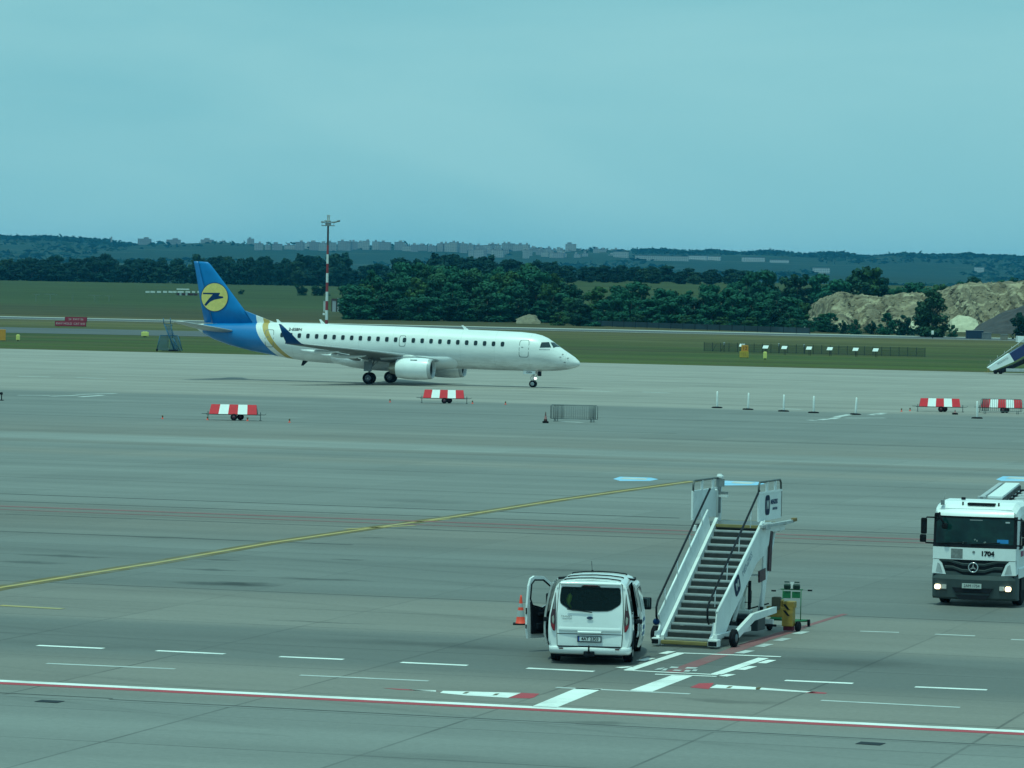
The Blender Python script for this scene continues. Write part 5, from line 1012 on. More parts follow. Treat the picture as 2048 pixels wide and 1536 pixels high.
for i, px in enumerate((1531, 1568.5, 1618, 1659.5, 1711, 1751)):
    p = G(px, 708.5+(px-1531)*.027); o = pn if i == 0 else copy_thing(pn, p, 0)
    o.location = p; o['label'] = nm_[i]
o = copy_thing(pn, G(1484, 704.5), 0, 'white tilted panel half hidden behind the orange number sign')
for px, py, lb in ((1448,703.5,'small white box on a dark post, left in the fenced enclosure'), (1557.5,706,'small white box on a post left of the second tilted panel'), (1608,707.5,'small grey box on a post left of the third tilted panel')):
    p = G(px, py); r = empty('post_box', p, 0, lb, 'post'); mb = MB(); mb.box((0,0,.5),(.08,.08,1.0)); mb.build('post', DARK, r); mb = MB(); mb.box((0,-.02,1.12),(.22,.2,.40),None,.03); mb.build('box', LGREY, r)
# orange/yellow number sign
def box_sign(name, px, py, w, h, m, lb, cat='sign', z0=.1, Ysc=None):
    p = G(px, py); r = empty(name, p, 0, lb, cat); mb = MB(); mb.box((0,0,z0+h/2),(w,.22,h),None,.03); mb.build('sign_box', m, r)
    mb = MB(); mb.box((-w*.35,0,z0/2),(.06,.06,z0)).box((w*.35,0,z0/2),(.06,.06,z0)); mb.build('leg', DARK, r); return r
oy = mat('sign_orange', (.62,.27,.03), .5, var=.1, scale=3, dirt=(.4,.2,.04)); yy_ = mat('sign_yellow', (.72,.70,.20), .5, var=.1, scale=4, dirt=(.5,.45,.15), dirt_amt=.6)
s = box_sign('number_sign', 1488, 716.5, 1.15, .78, mat('sign_ochre', (.48,.33,.04), .5, var=.15, scale=4, dirt=(.3,.22,.05), dirt_amt=.7), 'tall orange number sign standing in front of the wire fence')
mb = MB(); mb.box((.08,.02,1.27),(.88,.2,.80),None,.03); u_ = mb.build('upper_box', oy, s); text('number', '12', .62, mat('sign_brown', (.24,.08,.02), .6), u_, (.08,-.085,1.25), (PI/2,0,0), .004, bold=.01)
text('number', '11', .5, mat('sign_brown', (0,0,0)), s, (0,-.115,.5), (PI/2,0,0), .004)
def marker(px, py, w, h, lb, m=yy_):
    p = G(px, py); r = empty('marker_box', p, 0, lb, 'marker'); mb = MB(); mb.box((0,0,.12+h/2),(w,.35,h),None,.06); mb.box((0,0,.12+h+.03),(w*.6,.25,.08),None,.03); mb.build('housing', m, r); mb = MB(); mb.box((0,0,.06),(w*.4,.2,.12)); mb.build('foot', DARK, r)
marker(1530, 719, .46, .80, 'small yellow marker box on the grass right of the orange number sign')
marker(36, 682, .50, .70, 'small yellow marker box on the grass near the left edge')
marker(290, 674, 1.10, .62, 'wide yellow marker box on the grass left of the airliner tail')
s = box_sign('number_sign', 1, 682, 1.35, 1.45, oy, 'orange sign box cut by the left edge of the photo')
# red mandatory boards
for px, py, w, h, lb, tx, z0 in ((141, 653.5, 5.3, .80, 'wide red board with pale lettering, the lower and nearer of two at left', 'RWY HOLD  CAT II/III', .12), (148, 652.5, 3.8, .78, 'shorter red board rising behind the wide red board at left', '24  RWY 06', .78)):
    p = G(px, py); 
    if z0 > .5: p = p+Vector((0,3,0))
    r = empty('red_board', p, 0, lb, 'sign'); mb = MB(); mb.box((0,0,z0+h/2),(w,.2,h),None,.02); mb.build('board', mat('board_red', (.34,.02,.05), .5, var=.15), r)
    mb = MB(); mb.box((0,.02,z0+h/2),(w+.10,.16,h+.10),None,.02); mb.build('board_frame', DARK, r)
    text('lettering', tx, .52, mat('lettering_pale', (.62,.5,.5), .6), r, (0,-.11,z0+h/2), (PI/2,0,0), .004, sx=1.0)
    mb = MB(); mb.box((-w*.4,0,z0/2),(.08,.08,z0)).box((w*.4,0,z0/2),(.08,.08,z0)); mb.build('leg', DARK, r)
# blue mesh work stand behind the airliner tail
p = G(338, 703); ws_ = empty('blue_work_stand', (p.x, p.y+1.0, 0), 0, 'tall see-through blue steel stand on dark skids at the grass edge behind the tail', 'work stand')
bm_ = bpy.data.materials.new('blue_mesh'); n, l = nodes_of(bm_); b = n['Principled BSDF']; b.inputs['Base Color'].default_value = (.03,.14,.27,1); b.inputs['Alpha'].default_value = .30; b.inputs['Roughness'].default_value = .8
bst = mat('stand_blue', (.02,.11,.20), .6, var=.2, scale=3)
mb = MB(); mb.prism([(-.75,0,3.1),(.05,0,3.1),(.55,0,1.9),(.95,0,.15),(-.1,0,.15),(.1,0,1.5)],(0,.5,0)); mb.build('mesh_side', bm_, ws_)
mb = MB(); mb.prism([(-1.6,0.6,.1),(-.2,.6,.1),(-.15,.6,1.9),(-1.2,.6,1.9)],(0,.03,0)).prism([(.2,.7,.1),(1.5,.7,.1),(1.1,.7,1.8),(.5,.7,1.9)],(0,.03,0)); mb.build('mesh_panel', bm_, ws_)
mb = MB()
for a, b_ in (((-.75,0,3.3),(.55,0,.15)),((-.75,.6,3.3),(.6,.6,.15)),((.1,0,3.3),(.35,0,1.6)),((.35,0,1.6),(1.2,0,.15)),((-.75,0,3.3),(.3,0,3.15)),((-1.6,.3,.1),(-1.2,.3,1.9)),((-1.2,.3,1.9),(.9,.3,1.9)),((.9,.3,1.9),(1.5,.3,.1)),((-.85,0,4.0),(-.75,0,3.3)),((.0,0,4.05),(.05,0,3.3)),((-.2,0,.15),(1.1,0,.15))): mb.tube([a, b_], .05, 5)
mb.build('steel_frame', bst, ws_)
mb = MB(); mb.box((.45,0,.12),(1.1,.5,.20)).box((-1.55,.2,.14),(.22,.3,.28)).box((.2,.2,.05),(2.4,.3,.06)); mb.build('skid', DARK, ws_)

# ---- red and white lighting mast
MY = 650.; mp0 = GY(652.5, 672, MY)
mast = empty('light_mast', (mp0.x, MY, 0), 0, 'tall red and white banded mast with a platform of lamps behind the airliner', 'mast')
s_ = FPX/MY
def mz(py): return HC + (558.2-py)/s_
bnd = [(672,0),(658.5,1),(639.7,0),(620.5,1),(602,0),(583.4,1),(565,0),(546.3,1),(527.4,0),(508.7,1),(490.5,0),(452,2)]
mb = MB(); prof = []; mis = []
zz = [0.0]+[mz(p_[0]) for p_ in bnd[1:]]; R0, R1 = .25, .15
for i, z in enumerate(zz): r_ = R0+(R1-R0)*z/zz[-1]; prof.append((z, r_))
pr2, mi2 = [], []
for i in range(len(zz)-1):
    pr2 += [prof[i], prof[i+1]]; 
mats_ = [RED, mat('mast_white', (.72,.75,.74), .5, var=.05), mat('mast_grey', (.10,.06,.06), .6)]
for i in range(len(zz)-1):
    mb.rev([prof[i], prof[i+1]], (0,0,0), 'z', 16, mi=(0 if i % 2 else 1) if i < len(zz)-2 else 2, cap=False)
mats_[0] = mat('mast_red', (.30,.035,.045), .6, var=.1)
mb.build('mast_pole', mats_, mast)
zt_ = mz(452)
mb = MB(); mb.box((0,0,zt_+.05),(2.1,1.6,.12)).box((0,0,zt_+.3),(.9,.9,.4)); mb.tube([(-.95,-.7,zt_),(-.95,-.7,zt_+.9)], .03, 4).tube([(.95,-.7,zt_),(.95,-.7,zt_+.9)], .03, 4); mb.build('platform', GREY, mast)
for x, z, w in ((-.85,.62,.5),(-.40,.78,.4),(.30,.72,.4),(.85,.60,.5),(1.35,.70,.65),(1.7,.85,.5)):
    mb = MB(); mb.box((x,-.3,zt_+z),(w,.5,.22),('Y',-.25 if x > 1 else .1),.04); mb.build('floodlight', mat('floodlight_grey', (.22,.23,.23), .5), mast)
mb = MB(); mb.tube([(.3,0,zt_+.5),(1.9,-.2,zt_+.75)], .05, 5).tube([(-1.15,0,zt_+.55),(.2,0,zt_+.5)], .05, 5); mb.build('lamp_arm', GREY, mast)
mb = MB(); mb.box((-.10,0,zt_+1.2),(.16,.2,.8)).box((.14,0,zt_+1.25),(.2,.2,.9)).box((.02,0,zt_+1.7),(.5,.3,.15)).box((.02,0,zt_+.75),(.7,.5,.3)); mb.build('antenna_cluster', mat('cluster_grey', (.42,.45,.44), .6), mast)
mb = MB(); mb.box((-.45,-.2,mz(628)),(.35,.3,.35)); mb.build('mast_box', WHITE, mast)

# ---- second stairs vehicle cut by the right edge
q0 = G(1990, 748); q_ = empty('stairs_vehicle', (q0.x, q0.y, 0), 0, 'white and navy passenger stairs rising out of the photo at the right edge', 'stairs')
s_ = FPX/q0.y
def rp2(px, py, y=0.0): return ((px-1990)/s_, y, HC-(py-(565+.0183*(px-1024)))/s_)
mb = MB(); mb.prism([rp2(1976.5,735.5), rp2(1984,742), rp2(2028,723), rp2(2018,707)],(0,1.7,0)); mb.build('lower_side_panel', WHITE, q_)
mb = MB(); mb.prism([rp2(2018.3,707.3), rp2(2028.3,722.6), rp2(2075,696), rp2(2062,680)],(0,1.7,0)); mb.build('upper_side_panel', mat('panel_navy', (.012,.025,.12), .4), q_)
mb = MB(); mb.prism([rp2(2034,672), rp2(2110,675), rp2(2110,688), rp2(2034,684)],(0,1.7,0)).prism([rp2(2060,684), rp2(2110,686), rp2(2110,700), rp2(2066,697)],(0,1.7,0)); mb.build('canopy', WHITE, q_)
mb = MB(); mb.tube([rp2(1975,731,-.05), rp2(2050,676,-.05)], .04, 6)
for k in range(5): a = rp2(1980+14*k, 728-9*k, -.05); mb.tube([a, (a[0],a[1],a[2]+.45)], .025, 4)
mb.build('handrail', LGREY, q_)
mb = MB(); mb.prism([rp2(1988,743), rp2(2030,728), rp2(2060,712), rp2(2060,722), rp2(2006,746)],(0,1.5,0)); mb.build('understructure', DARK, q_)
text('lettering', 'MENZIES AVIATION', .28, GREY, q_, (rp2(2005,724)[0], -.012, rp2(2005,722)[2]), (PI/2, -math.radians(31.5), 0), .002, sx=.55)
for x in (.0, .55):
    w_ = MB(); w_.rev([(-.08,.1),(-.09,.2),(-.05,.24),(.05,.24),(.09,.2),(.08,.1)], (x+.05,-.05,.24), n=20); w_.build('wheel', BLACK, q_)
mb = MB(); mb.box((-.75,.0,.35),(.2,.3,.4)).box((-.95,.2,.20),(.5,.12,.10)); mb.build('tow_bar', YEL, q_)
mb = MB(); mb.box((3.2,.5,.45),(4.0,1.2,.35),None,.05); mb.build('chassis', LGREY, q_)
# ================================================================== BEYOND THE RUNWAY
# pale edge markers in front of the wood
mk = empty('edge_marker', (0,0,0), 0, 'x', 'marker', 'small white markers along the foot of the wood')
mb = MB(); mb.box((0,0,.45),(.14,.14,.9)); mb.build('post', DARK, mk); mb = MB(); mb.box((0,0,1.1),(.46,.2,.75),None,.08); mb.build('marker_head', mat('marker_head', (.72,.76,.72), .5), mk)
for i, (px, py) in enumerate([(747.5,629), (926,635), (1126,641), (1370,652), (1608,660.5), (1865,674)]):
    p = G(px, py+3.0); o = mk if i == 0 else copy_thing(mk, p, 0)
    o.location = p; o['label'] = ['small dim marker at the left end of the wood', 'small white marker left of the dirt mound', 'small white marker right of the dirt mound', 'small white marker before the middle of the lower wood', 'small white marker left of the sandy quarry', 'small white marker below the lone tree at the quarry'][i]

def leaf(name, c, var=.27):
    m = bpy.data.materials.new(name); n, l = nodes_of(m); b = n['Principled BSDF']; t = n.new('ShaderNodeTexCoord')
    f1 = noise(n, l, t.outputs['Object'], .35, 5, .7); f2 = noise(n, l, t.outputs['Object'], 2.0, 2, .6)
    a = mixc(n, l, maprange(n, l, f1, .32, .68), tuple(x*(1-var) for x in c), tuple(x*(1+var) for x in c))
    a = amul(a, maprange(n, l, f2, .3, .7, .86, 1.14), n, l); oi = n.new('ShaderNodeObjectInfo')
    a = amul(a, maprange(n, l, oi.outputs['Random'], 0, 1, .82, 1.16), n, l)
    yl_ = mixc(n, l, maprange(n, l, oi.outputs['Random'], .82, 1.0, 0, .35), a, (.055,.10,.035)); l.new(yl_, b.inputs['Base Color'])
    b.inputs['Roughness'].default_value = .8; b.inputs['Specular IOR Level'].default_value = .15; return m
LEAF = leaf('leaf_green', (.014,.092,.055)); LEAFD = leaf('leaf_dark', (.006,.047,.032)); LEAFY = leaf('leaf_yellow', (.034,.098,.038), .3)
BARK = mat('bark', (.09,.075,.055), .9, var=.25, scale=3)
def crown_mesh(seed, H, R, nblob, nleaf, lsz, m, low=-.10, shape='round'):
    rnd = random.Random(seed); mb = MB(); bl = []
    for i in range(nblob):
        t_ = rnd.random(); z = H*(low+.16+(1-low-.24)*t_); env = R*(1-.5*abs(t_-.35)**1.6*2) if shape == 'round' else R*(1-.75*t_)
        a = rnd.random()*2*PI; rr = env*rnd.random()**.6*.75; br = R*rnd.uniform(.28,.48)*(1-.35*t_)
        bl.append((rr*math.cos(a), rr*math.sin(a), min(z, H-br*.8), br))
    vs_, fs_ = [], []
    for i in range(nleaf):
        bx, by, bz, br = rnd.choice(bl); d = Vector((rnd.gauss(0,1), rnd.gauss(0,1), rnd.gauss(0,1))).normalized(); r_ = br*(rnd.random()**.33)*rnd.uniform(.8,1.15); c = Vector((bx,by,bz))+Vector((d.x*r_,d.y*r_,d.z*r_*.85))
        if c.z < .02*H: continue
        nrm = (d+Vector((rnd.gauss(0,.38), rnd.gauss(0,.38), rnd.gauss(0,.38)+.1))).normalized(); u = nrm.orthogonal().normalized(); u = (Matrix.Rotation(rnd.random()*2*PI, 3, nrm) @ u); w_ = nrm.cross(u); s1, s2 = lsz*rnd.uniform(.5,1.2), lsz*rnd.uniform(.4,.9)
        k = len(vs_); vs_ += [c+u*s1, c+w_*s2, c-u*s1*.8, c-w_*s2*.9]; fs_.append((k,k+1,k+2,k+3))
    me = bpy.data.meshes.new('crown'); me.from_pydata(vs_, [], fs_); me.materials.append(m); mb.bm.free(); return me
def trunk_mesh(H, r):
    mb = MB(); mb.tube([(0,0,-.3),(.05,0,H*.25),(-.05,.05,H*.5),(.0,0,H*.75)], [r,r*.8,r*.55,r*.2], 7)
    for a in (0.5, 2.4, 4.3): mb.tube([(0,0,H*.3),(math.cos(a)*H*.12,math.sin(a)*H*.12,H*.5),(math.cos(a)*H*.2,math.sin(a)*H*.2,H*.68)], [r*.5,r*.3,r*.1], 5)
    bpyo = mb.build('trunk_src', BARK); me = bpyo.data; bpy.data.objects.remove(bpyo); return me
def tree(kind, name, x, y, z, sc, rot, cm, tm, label, group, sq=1.0):
    c = bpy.data.objects.new(name, None); SC.collection.objects.link(c); c.location = (x,y,z); c.rotation_euler = (0,0,rot); c.scale = (sc*sq, sc*sq, sc); tag(c, label, kind, group)
    for nm, me in (('crown', cm), ('trunk', tm)): o = bpy.data.objects.new(nm, me); SC.collection.objects.link(o); o.parent = c
    return c
rnd = random.Random(11)
CN = [crown_mesh(s, 12, 4.2, 40, 5200, .40, LEAF) for s in (1,2,3,4)] + [crown_mesh(s, 12, 3.8, 34, 4500, .40, LEAFY) for s in (5,)] + [crown_mesh(s, 12, 4.1, 38, 4800, .40, LEAFD) for s in (6,7)]
TN = trunk_mesh(12, .32)
LEAFF = leaf('leaf_far_wood', (.003,.034,.028), .15)
CF = [crown_mesh(s, 15, 6.2, 34, 2800, .80, LEAFF) for s in (21,22,23,24)]; TF = trunk_mesh(15, .4)
CB = [crown_mesh(s, 6, 3.0, 22, 1800, .30, m) for s, m in ((31,LEAF),(32,LEAFD),(33,LEAFY))]; TB = trunk_mesh(6, .14)
LMK = [(0,'the left edge'),(70,'the leftmost T post'),(140,'the red boards'),(215,'the rightmost T post'),(340,'the antenna array'),(430,'the tail fin'),(520,'the gold tail stripe'),(598,'the winglet'),(655,'the mast'),(740,'the rear wheels'),(805,'the overwing exit'),(900,'the far engine'),(985,'the last cabin windows'),(1048,'the front cabin door'),(1100,'the cockpit'),(1160,'the nose tip'),(1270,'the blue ground mark'),(1380,'the stairs landing'),(1434,'the first thin post'),(1488,'the orange sign'),(1550,'the yellow marker post'),(1618,'the third tilted panel'),(1711,'the leaning thin post'),(1755,'the last tilted panel'),(1862,'the lone tree'),(1945,'the truck cab'),(2048,'the right edge')]
USED = set()
def place_label(base, px):
    """say which one by what it stands above or beside in the view"""
    c = sorted(LMK, key=lambda q: abs(q[0]-px))[:4]; opts = []
    for q in c:
        d = px-q[0]; a = abs(d); sd = 'left' if d < 0 else 'right'
        if q[0] in (0, 2048): opts.append('close to '+q[1] if a < 22 else 'a little in from '+q[1] if a < 60 else 'well in from '+q[1])
        else: opts.append('in line with '+q[1] if a < 11 else 'just %s of %s' % (sd, q[1]) if a < 26 else '%s of %s' % (sd, q[1]) if a < 50 else 'well %s of %s' % (sd, q[1]))
    for o_ in opts:
        if base+' '+o_ not in USED: USED.add(base+' '+o_); return base+' '+o_
    return base+' '+opts[0]
def interp(tab, x):
    if x <= tab[0][0]: return tab[0][1]
    for a, b_ in zip(tab, tab[1:]):
        if x <= b_[0]: return a[1]+(b_[1]-a[1])*(x-a[0])/(b_[0]-a[0])
    return tab[-1][1]
def horizon(px): return 565.05+.0183*(px-1024)
def row(Y, pxa, pxb, step, top, cms, tm, H0, name, label, group, basez=None, jit=.35, dY=10):
    px = pxa
    while px < pxb:
        y = Y+rnd.uniform(-dY, dY); s_ = FPX/y; pj = px+rnd.uniform(-jit, jit)*step; x = (pj-1024)/s_; z = hz(x, y) if basez is None else basez
        ht = HC+(horizon(pj)-interp(top, pj))/s_-z; ht *= rnd.uniform(.86,1.05)
        if ht > 1.5: tree('tree', name, x, y, z-.1, ht/H0, rnd.random()*6.28, rnd.choice(cms), tm, place_label(label, pj), group, sq=rnd.uniform(.9,1.25)*max(1, min(1.6, .9*H0/ht)))
        px += step
# near wood: tall mound behind the fuselage, then the lower wood running right
top1 = [(690,556),(700,552),(740,540),(800,530),(850,524),(920,528),(970,530),(1010,522),(1060,532),(1100,545),(1140,560),(1165,580)]
row(985, 800, 1100, 40, [(a, b_-6) for a, b_ in top1], CN[:4], TN, 12, 'broadleaf_tree', 'dense tree, back of the tall wood,', 'trees at the back of the tall wood')
row(955, 705, 1150, 34, top1, CN, TN, 12, 'broadleaf_tree', 'green tree inside the tall wood,', 'trees inside the tall wood')
row(930, 708, 1150, 32, [(a, b_+20) for a, b_ in top1], CN, TN, 12, 'broadleaf_tree', 'leafy tree, near side of the tall wood,', 'trees along the near edge of the tall wood', dY=6)
row(918, 703, 1150, 34, [(690,590),(760,585),(900,590),(1000,585),(1100,595),(1165,610)], CN, TN, 12, 'low_tree', 'low tree, foot of the tall wood,', 'low trees at the foot of the tall wood', dY=4)
top2 = [(1140,588),(1170,574),(1210,572),(1235,561),(1260,558),(1290,571),(1325,569),(1350,558),(1385,570),(1425,558),(1460,570),(1500,572),(1560,585),(1620,600),(1650,625)]
row(905, 1150, 1650, 38, top2, CN, TN, 12, 'broadleaf_tree', 'pale green tree inside the lower wood,', 'trees of the lower wood left of the quarry')
row(880, 1160, 1640, 36, [(a, b_+18) for a, b_ in top2], CN[:4]+CN[5:], TN, 12, 'broadleaf_tree', 'leafy tree, near side of the lower wood,', 'trees along the near edge of the lower wood', dY=6)
row(866, 1130, 1655, 38, [(1130,622),(1400,628),(1655,640)], CB, TB, 6, 'bush', 'dark bush, foot of the lower wood,', 'bushes at the foot of the lower wood', dY=5)
row(828, 1575, 1830, 23, [(1575,637),(1640,640),(1700,648),(1760,645),(1830,649)], CB[:2], TB, 6, 'bush', 'dark bush in the scrub, quarry foot,', 'bushes in the scrub at the quarry foot', dY=5)
# middle distance wood, bluish
top3 = [(740,532),(770,528),(800,512),(840,505),(880,504),(930,506),(990,508),(1040,512),(1070,518),(1110,518),(1140,526),(1180,530),(1195,522),(1230,526),(1290,528),(1400,532),(1500,536)]
for k, (Y, dy) in enumerate(((1700,0), (1640,8), (1590,18))):
    row(Y, 770 if k else 800, 1500, 36, [(a, b_+dy) for a, b_ in top3], CF, TF, 15, 'far_tree', ['dark bluish tree, back of the middle wood,', 'dark bluish tree inside the middle wood,', 'dark bluish tree, near side of the middle wood,'][k], 'trees of the middle wood row %s' % 'abc'[k] if False else ['trees at the back of the middle wood','trees inside the middle wood','trees along the near edge of the middle wood'][k])
# far left wood
top4 = [(0,509),(40,507),(90,510),(150,508),(200,503),(260,508),(330,512),(380,510),(400,503),(450,505),(520,505),(600,506),(650,502),(672,502),(685,520),(705,530)]
for k, (Y, dy) in enumerate(((2050,0), (1990,7), (1940,16))):
    row(Y, -50, 690+8*k, 34, [(a, b_+dy) for a, b_ in top4], CF, TF, 15, 'far_tree', ['dark tree, back of the far left wood,', 'dark tree inside the far left wood,', 'dark tree, near side of the far left wood,'][k], ['trees at the back of the far left wood','trees inside the far left wood','trees along the near edge of the far left wood'][k])
row(1930, 700, 790, 26, [(690,527),(740,522),(790,530)], CF, TF, 15, 'far_tree', 'rounded far tree between the two woods,', 'trees between the two woods')
# trees around the quarry
top5 = [(1480,548),(1500,535),(1560,530),(1600,532),(1630,548)]
row(1120, 1480, 1640, 30, top5, CN, TN, 12, 'broadleaf_tree', 'tall dark tree left of the quarry,', 'tall trees left of the quarry')
row(1060, 1655, 1790, 27, [(1640,560),(1680,545),(1740,530),(1770,532),(1795,565)], CN, TN, 12, 'broadleaf_tree', 'bushy tree behind the left quarry bank,', 'trees behind the left part of the quarry')
row(1060, 1790, 2110, 30, [(1780,572),(1810,556),(1840,562),(1860,566),(1885,548),(1905,536),(1930,560),(1970,550),(2040,552),(2110,550)], CN, TN, 12, 'broadleaf_tree', 'green tree behind the right quarry bank,', 'trees behind the right part of the quarry')
def solo(px, py, ht, cm, tm, H0, label, name='broadleaf_tree', cat='tree', sq=1.0, group=None):
    p = G(px, py); return tree(cat, name, p.x, p.y, -.2, ht/H0, rnd.random()*6, cm, tm, label, group, sq)
solo(1864, 674, 9.6, CN[5], TN, 12, 'lone dark green tree standing in front of the sandy quarry face', sq=1.15)
solo(1850, 673, 8.0, CN[6], TN, 12, 'smaller tree grown into the left side of the lone quarry tree', sq=1.0)
for i, (px, py, h, sq, lb) in enumerate([(1660,664,4.2,1.3,'dark bush at the left foot of the quarry'), (1686,667,3.0,.8,'narrow bush at the quarry foot, second from the left'), (1712,668,3.2,.9,'dark bush at the quarry foot below the sand face'), (1745,668,3.0,.8,'low bush at the quarry foot below the pale sand patch'), (1775,669,4.6,1.0,'taller bush at the quarry foot left of the pale sand slide'), (1808,671,4.4,1.1,'dark bush left of the lone quarry tree'), (1905,674,2.6,1.0,'low bush right of the lone quarry tree'), (2040,678,5.5,1.0,'dark green bush on the black heap at the right edge')]):
    solo(px, py, h, CB[i % 2], TB, 6, lb, 'bush', 'bush', sq)
for i, (px, ht, sq, lb) in enumerate([(598,4.6,1.0,'rounded dark bush alone in the field left of the mast'), (628,4.2,1.1,'dark bush in the field just left of the mast'), (641,4.6,1.2,'dark bush in the field directly behind the mast'), (480,2.0,1.2,'small dark bush in the field behind the airliner fin')]):
    Y = 1450.; x = (px-1024)*Y/FPX; tree('bush', 'bush', x, Y, hz(x, Y)-.2, ht/6, i, CB[1], TB, lb, None, sq*1.25)
# dirt mound at the wood's foot
def heap(name, pts, m, label, cat, seed=1, nz_=.5, ny=16, kind=None):
    """pts: ridge (x, y, z) with depth before/after: [(x, yridge, z, front, back)]"""
    r_ = random.Random(seed); from mathutils import noise as N_
    mb = MB(); rows = []
    for (x, y, z, f, bk) in pts:
        rw = []
        for j in range(ny+1):
            t_ = j/ny; 
            if t_ < .7: q = t_/.7; yy = y-f*(1-q); h = z*(q**.75)
            else: q = (t_-.7)/.3; yy = y+bk*q; h = z*(1-q*q*.25)
            v = Vector((x*.22, yy*.22, h*.35)); d = N_.fractal(v, 1.0, 2.0, 5)*nz_*(.4+min(1, h/3)); k_ = 1 if .1 < t_ < .75 else .3; d2 = (abs(N_.noise(Vector((x*.28+h*.1, yy*.04, h*.10+7))))*2.6 + N_.fractal(Vector((x*.9, yy*.3, h*.9)), .9, 2.1, 4)*1.3)*nz_*.7*k_
            q2 = N_.fractal(Vector((x*.7+31, yy*.5, h*.7)), .8, 2.1, 4)*nz_*.9
            rw.append((x+N_.noise(v*4)*nz_, yy-d2*1.6, max(-.3, h+d+q2*.2*min(1, h/2)) if 0 < j else -.3))
        rows.append(rw)
    mb.loft(rows, cap=False, closed=False, smooth=False); o = mb.build(name, m); tag(o, label, cat)
    if kind: o['kind'] = kind
    return o
sand = bpy.data.materials.new('quarry_sand'); n, l = nodes_of(sand); b = n['Principled BSDF']; t = n.new('ShaderNodeTexCoord'); oc = t.outputs['Object']
c1 = mixc(n, l, maprange(n, l, noise(n, l, oc, 1.0, 7, .65, (.16,.16,.5)), .35, .66), (.12,.095,.065), (.30,.25,.165)); c1 = mixc(n, l, maprange(n, l, noise(n, l, oc, .9, 6, .7, (1,1,.6)), .42, .62, 0, .55), c1, (.10,.085,.06))
c1 = mixc(n, l, maprange(n, l, noise(n, l, oc, .22, 4, .6), .54, .62, 0, .8), c1, (.38,.33,.22)); l.new(c1, b.inputs['Base Color']); b.inputs['Roughness'].default_value = .95; b.inputs['Specular IOR Level'].default_value = .1
def qpt(px, pyt, Y, f, bk): x = (px-1024)*Y/FPX; return (x, Y, HC+(horizon(px)-pyt)*Y/FPX, f, bk)
prof_ = [(1628,672),(1640,660),(1648,630),(1655,603),(1672,589),(1695,587),(1712,593),(1740,594),(1780,595),(1800,590),(1830,588),(1845,592),(1870,590),(1885,590),(1900,583),(1920,570),(1938,566),(1970,568),(2000,565),(2060,564),(2130,566),(2200,562)]
cols_ = []
for k in range(320):
    px = 1628+(2200-1628)*k/319; wv = 6*math.sin(px*.045)+3*math.sin(px*.13+1); cols_.append(qpt(px, interp(prof_, px), 935+wv, 34+5*math.sin(px*.07), 60))
heap('sand_quarry', cols_, sand, 'eroded sandy quarry bank rising behind the runway at right', 'sand bank', 3, .6, 56)
dk = mat('dark_soil', (.040,.036,.038), .95, var=.35, scale=.5, dirt=(.08,.06,.055), dirt_amt=.6)
cols_ = [qpt(1935+(2200-1935)*k/50, interp([(1935,668),(1960,652),(1990,634),(2048,607),(2120,585),(2200,570)], 1935+(2200-1935)*k/50), 882, 20, 15) for k in range(51)]
heap('dark_heap', cols_, dk, 'black soil heap sloping down in front of the quarry at the right edge', 'soil heap', 5, .35, 16)
ps = mat('pale_sand', (.46,.43,.30), .95, var=.15, scale=.8)
cols_ = [qpt(1890+(1965-1890)*k/24, interp([(1890,668),(1900,640),(1915,630),(1935,633),(1950,640),(1965,664)], 1890+(1965-1890)*k/24), 893, 7, 6) for k in range(25)]
heap('pale_sand_pile', cols_, ps, 'pale sand pile right of the lone tree at the quarry foot', 'sand pile', 8, .3, 10)
cols_ = [qpt(1785+(1835-1785)*k/20, interp([(1785,664),(1800,652),(1815,645),(1830,640),(1835,650)], 1785+(1835-1785)*k/20), 893, 7, 6) for k in range(21)]
heap('pale_sand_pile', cols_, ps, 'pale sand slide left of the lone tree at the quarry foot', 'sand pile', 9, .3, 10)
cols_ = [qpt(1030+(1078-1030)*k/18, interp([(1030,640),(1042,634),(1055,628),(1068,630),(1078,642)], 1030+(1078-1030)*k/18), 898, 5, 4) for k in range(19)]
heap('dirt_mound', cols_, mat('mound_dirt', (.17,.15,.10), .95, var=.3, scale=1), 'small brown dirt mound with weeds at the foot of the tall wood', 'dirt mound', 12, .35, 10)
# containers at the quarry foot
for px, py, w, h, c, lb in ((1949,677,3.2,1.5,(.006,.03,.07),'dark blue container at the foot of the black heap'), (1973,678,1.6,1.1,(.16,.17,.18),'small grey box beside the blue container'), (2008,680,1.2,1.0,(.22,.2,.17),'small pale box right of the grey box under the heap')):
    p = G(px, py); r = empty('container', p, 0, lb, 'container'); mb = MB(); mb.box((0,0,h/2),(w,2,h),None,.05); mb.build('container_body', mat('cont_%d' % px, c, .6), r); mb = MB(); mb.box((0,0,h+.03),(w+.1,2.1,.08)); mb.build('lid', GREY, r)
# long low blue sheeting under the lower wood
p0, p1 = G(1180, 652), G(1620, 668)
sf = empty('mesh_fence', p0, math.atan2((p1-p0).y, (p1-p0).x), 'long low blue-grey mesh fence at the foot of the lower wood', 'fence'); Lm = (p1-p0).length
mb = MB(); mb.box((Lm/2,0,.65),(Lm,.03,1.1)); mb.build('mesh_panel', mat('fence_blue', (.008,.030,.045), .8, var=.3, scale=.3), sf)
for k in range(19): mb = MB(); mb.box((Lm*k/18,-.05,.65),(.08,.08,1.35)); mb.build('fence_post', DARK, sf)

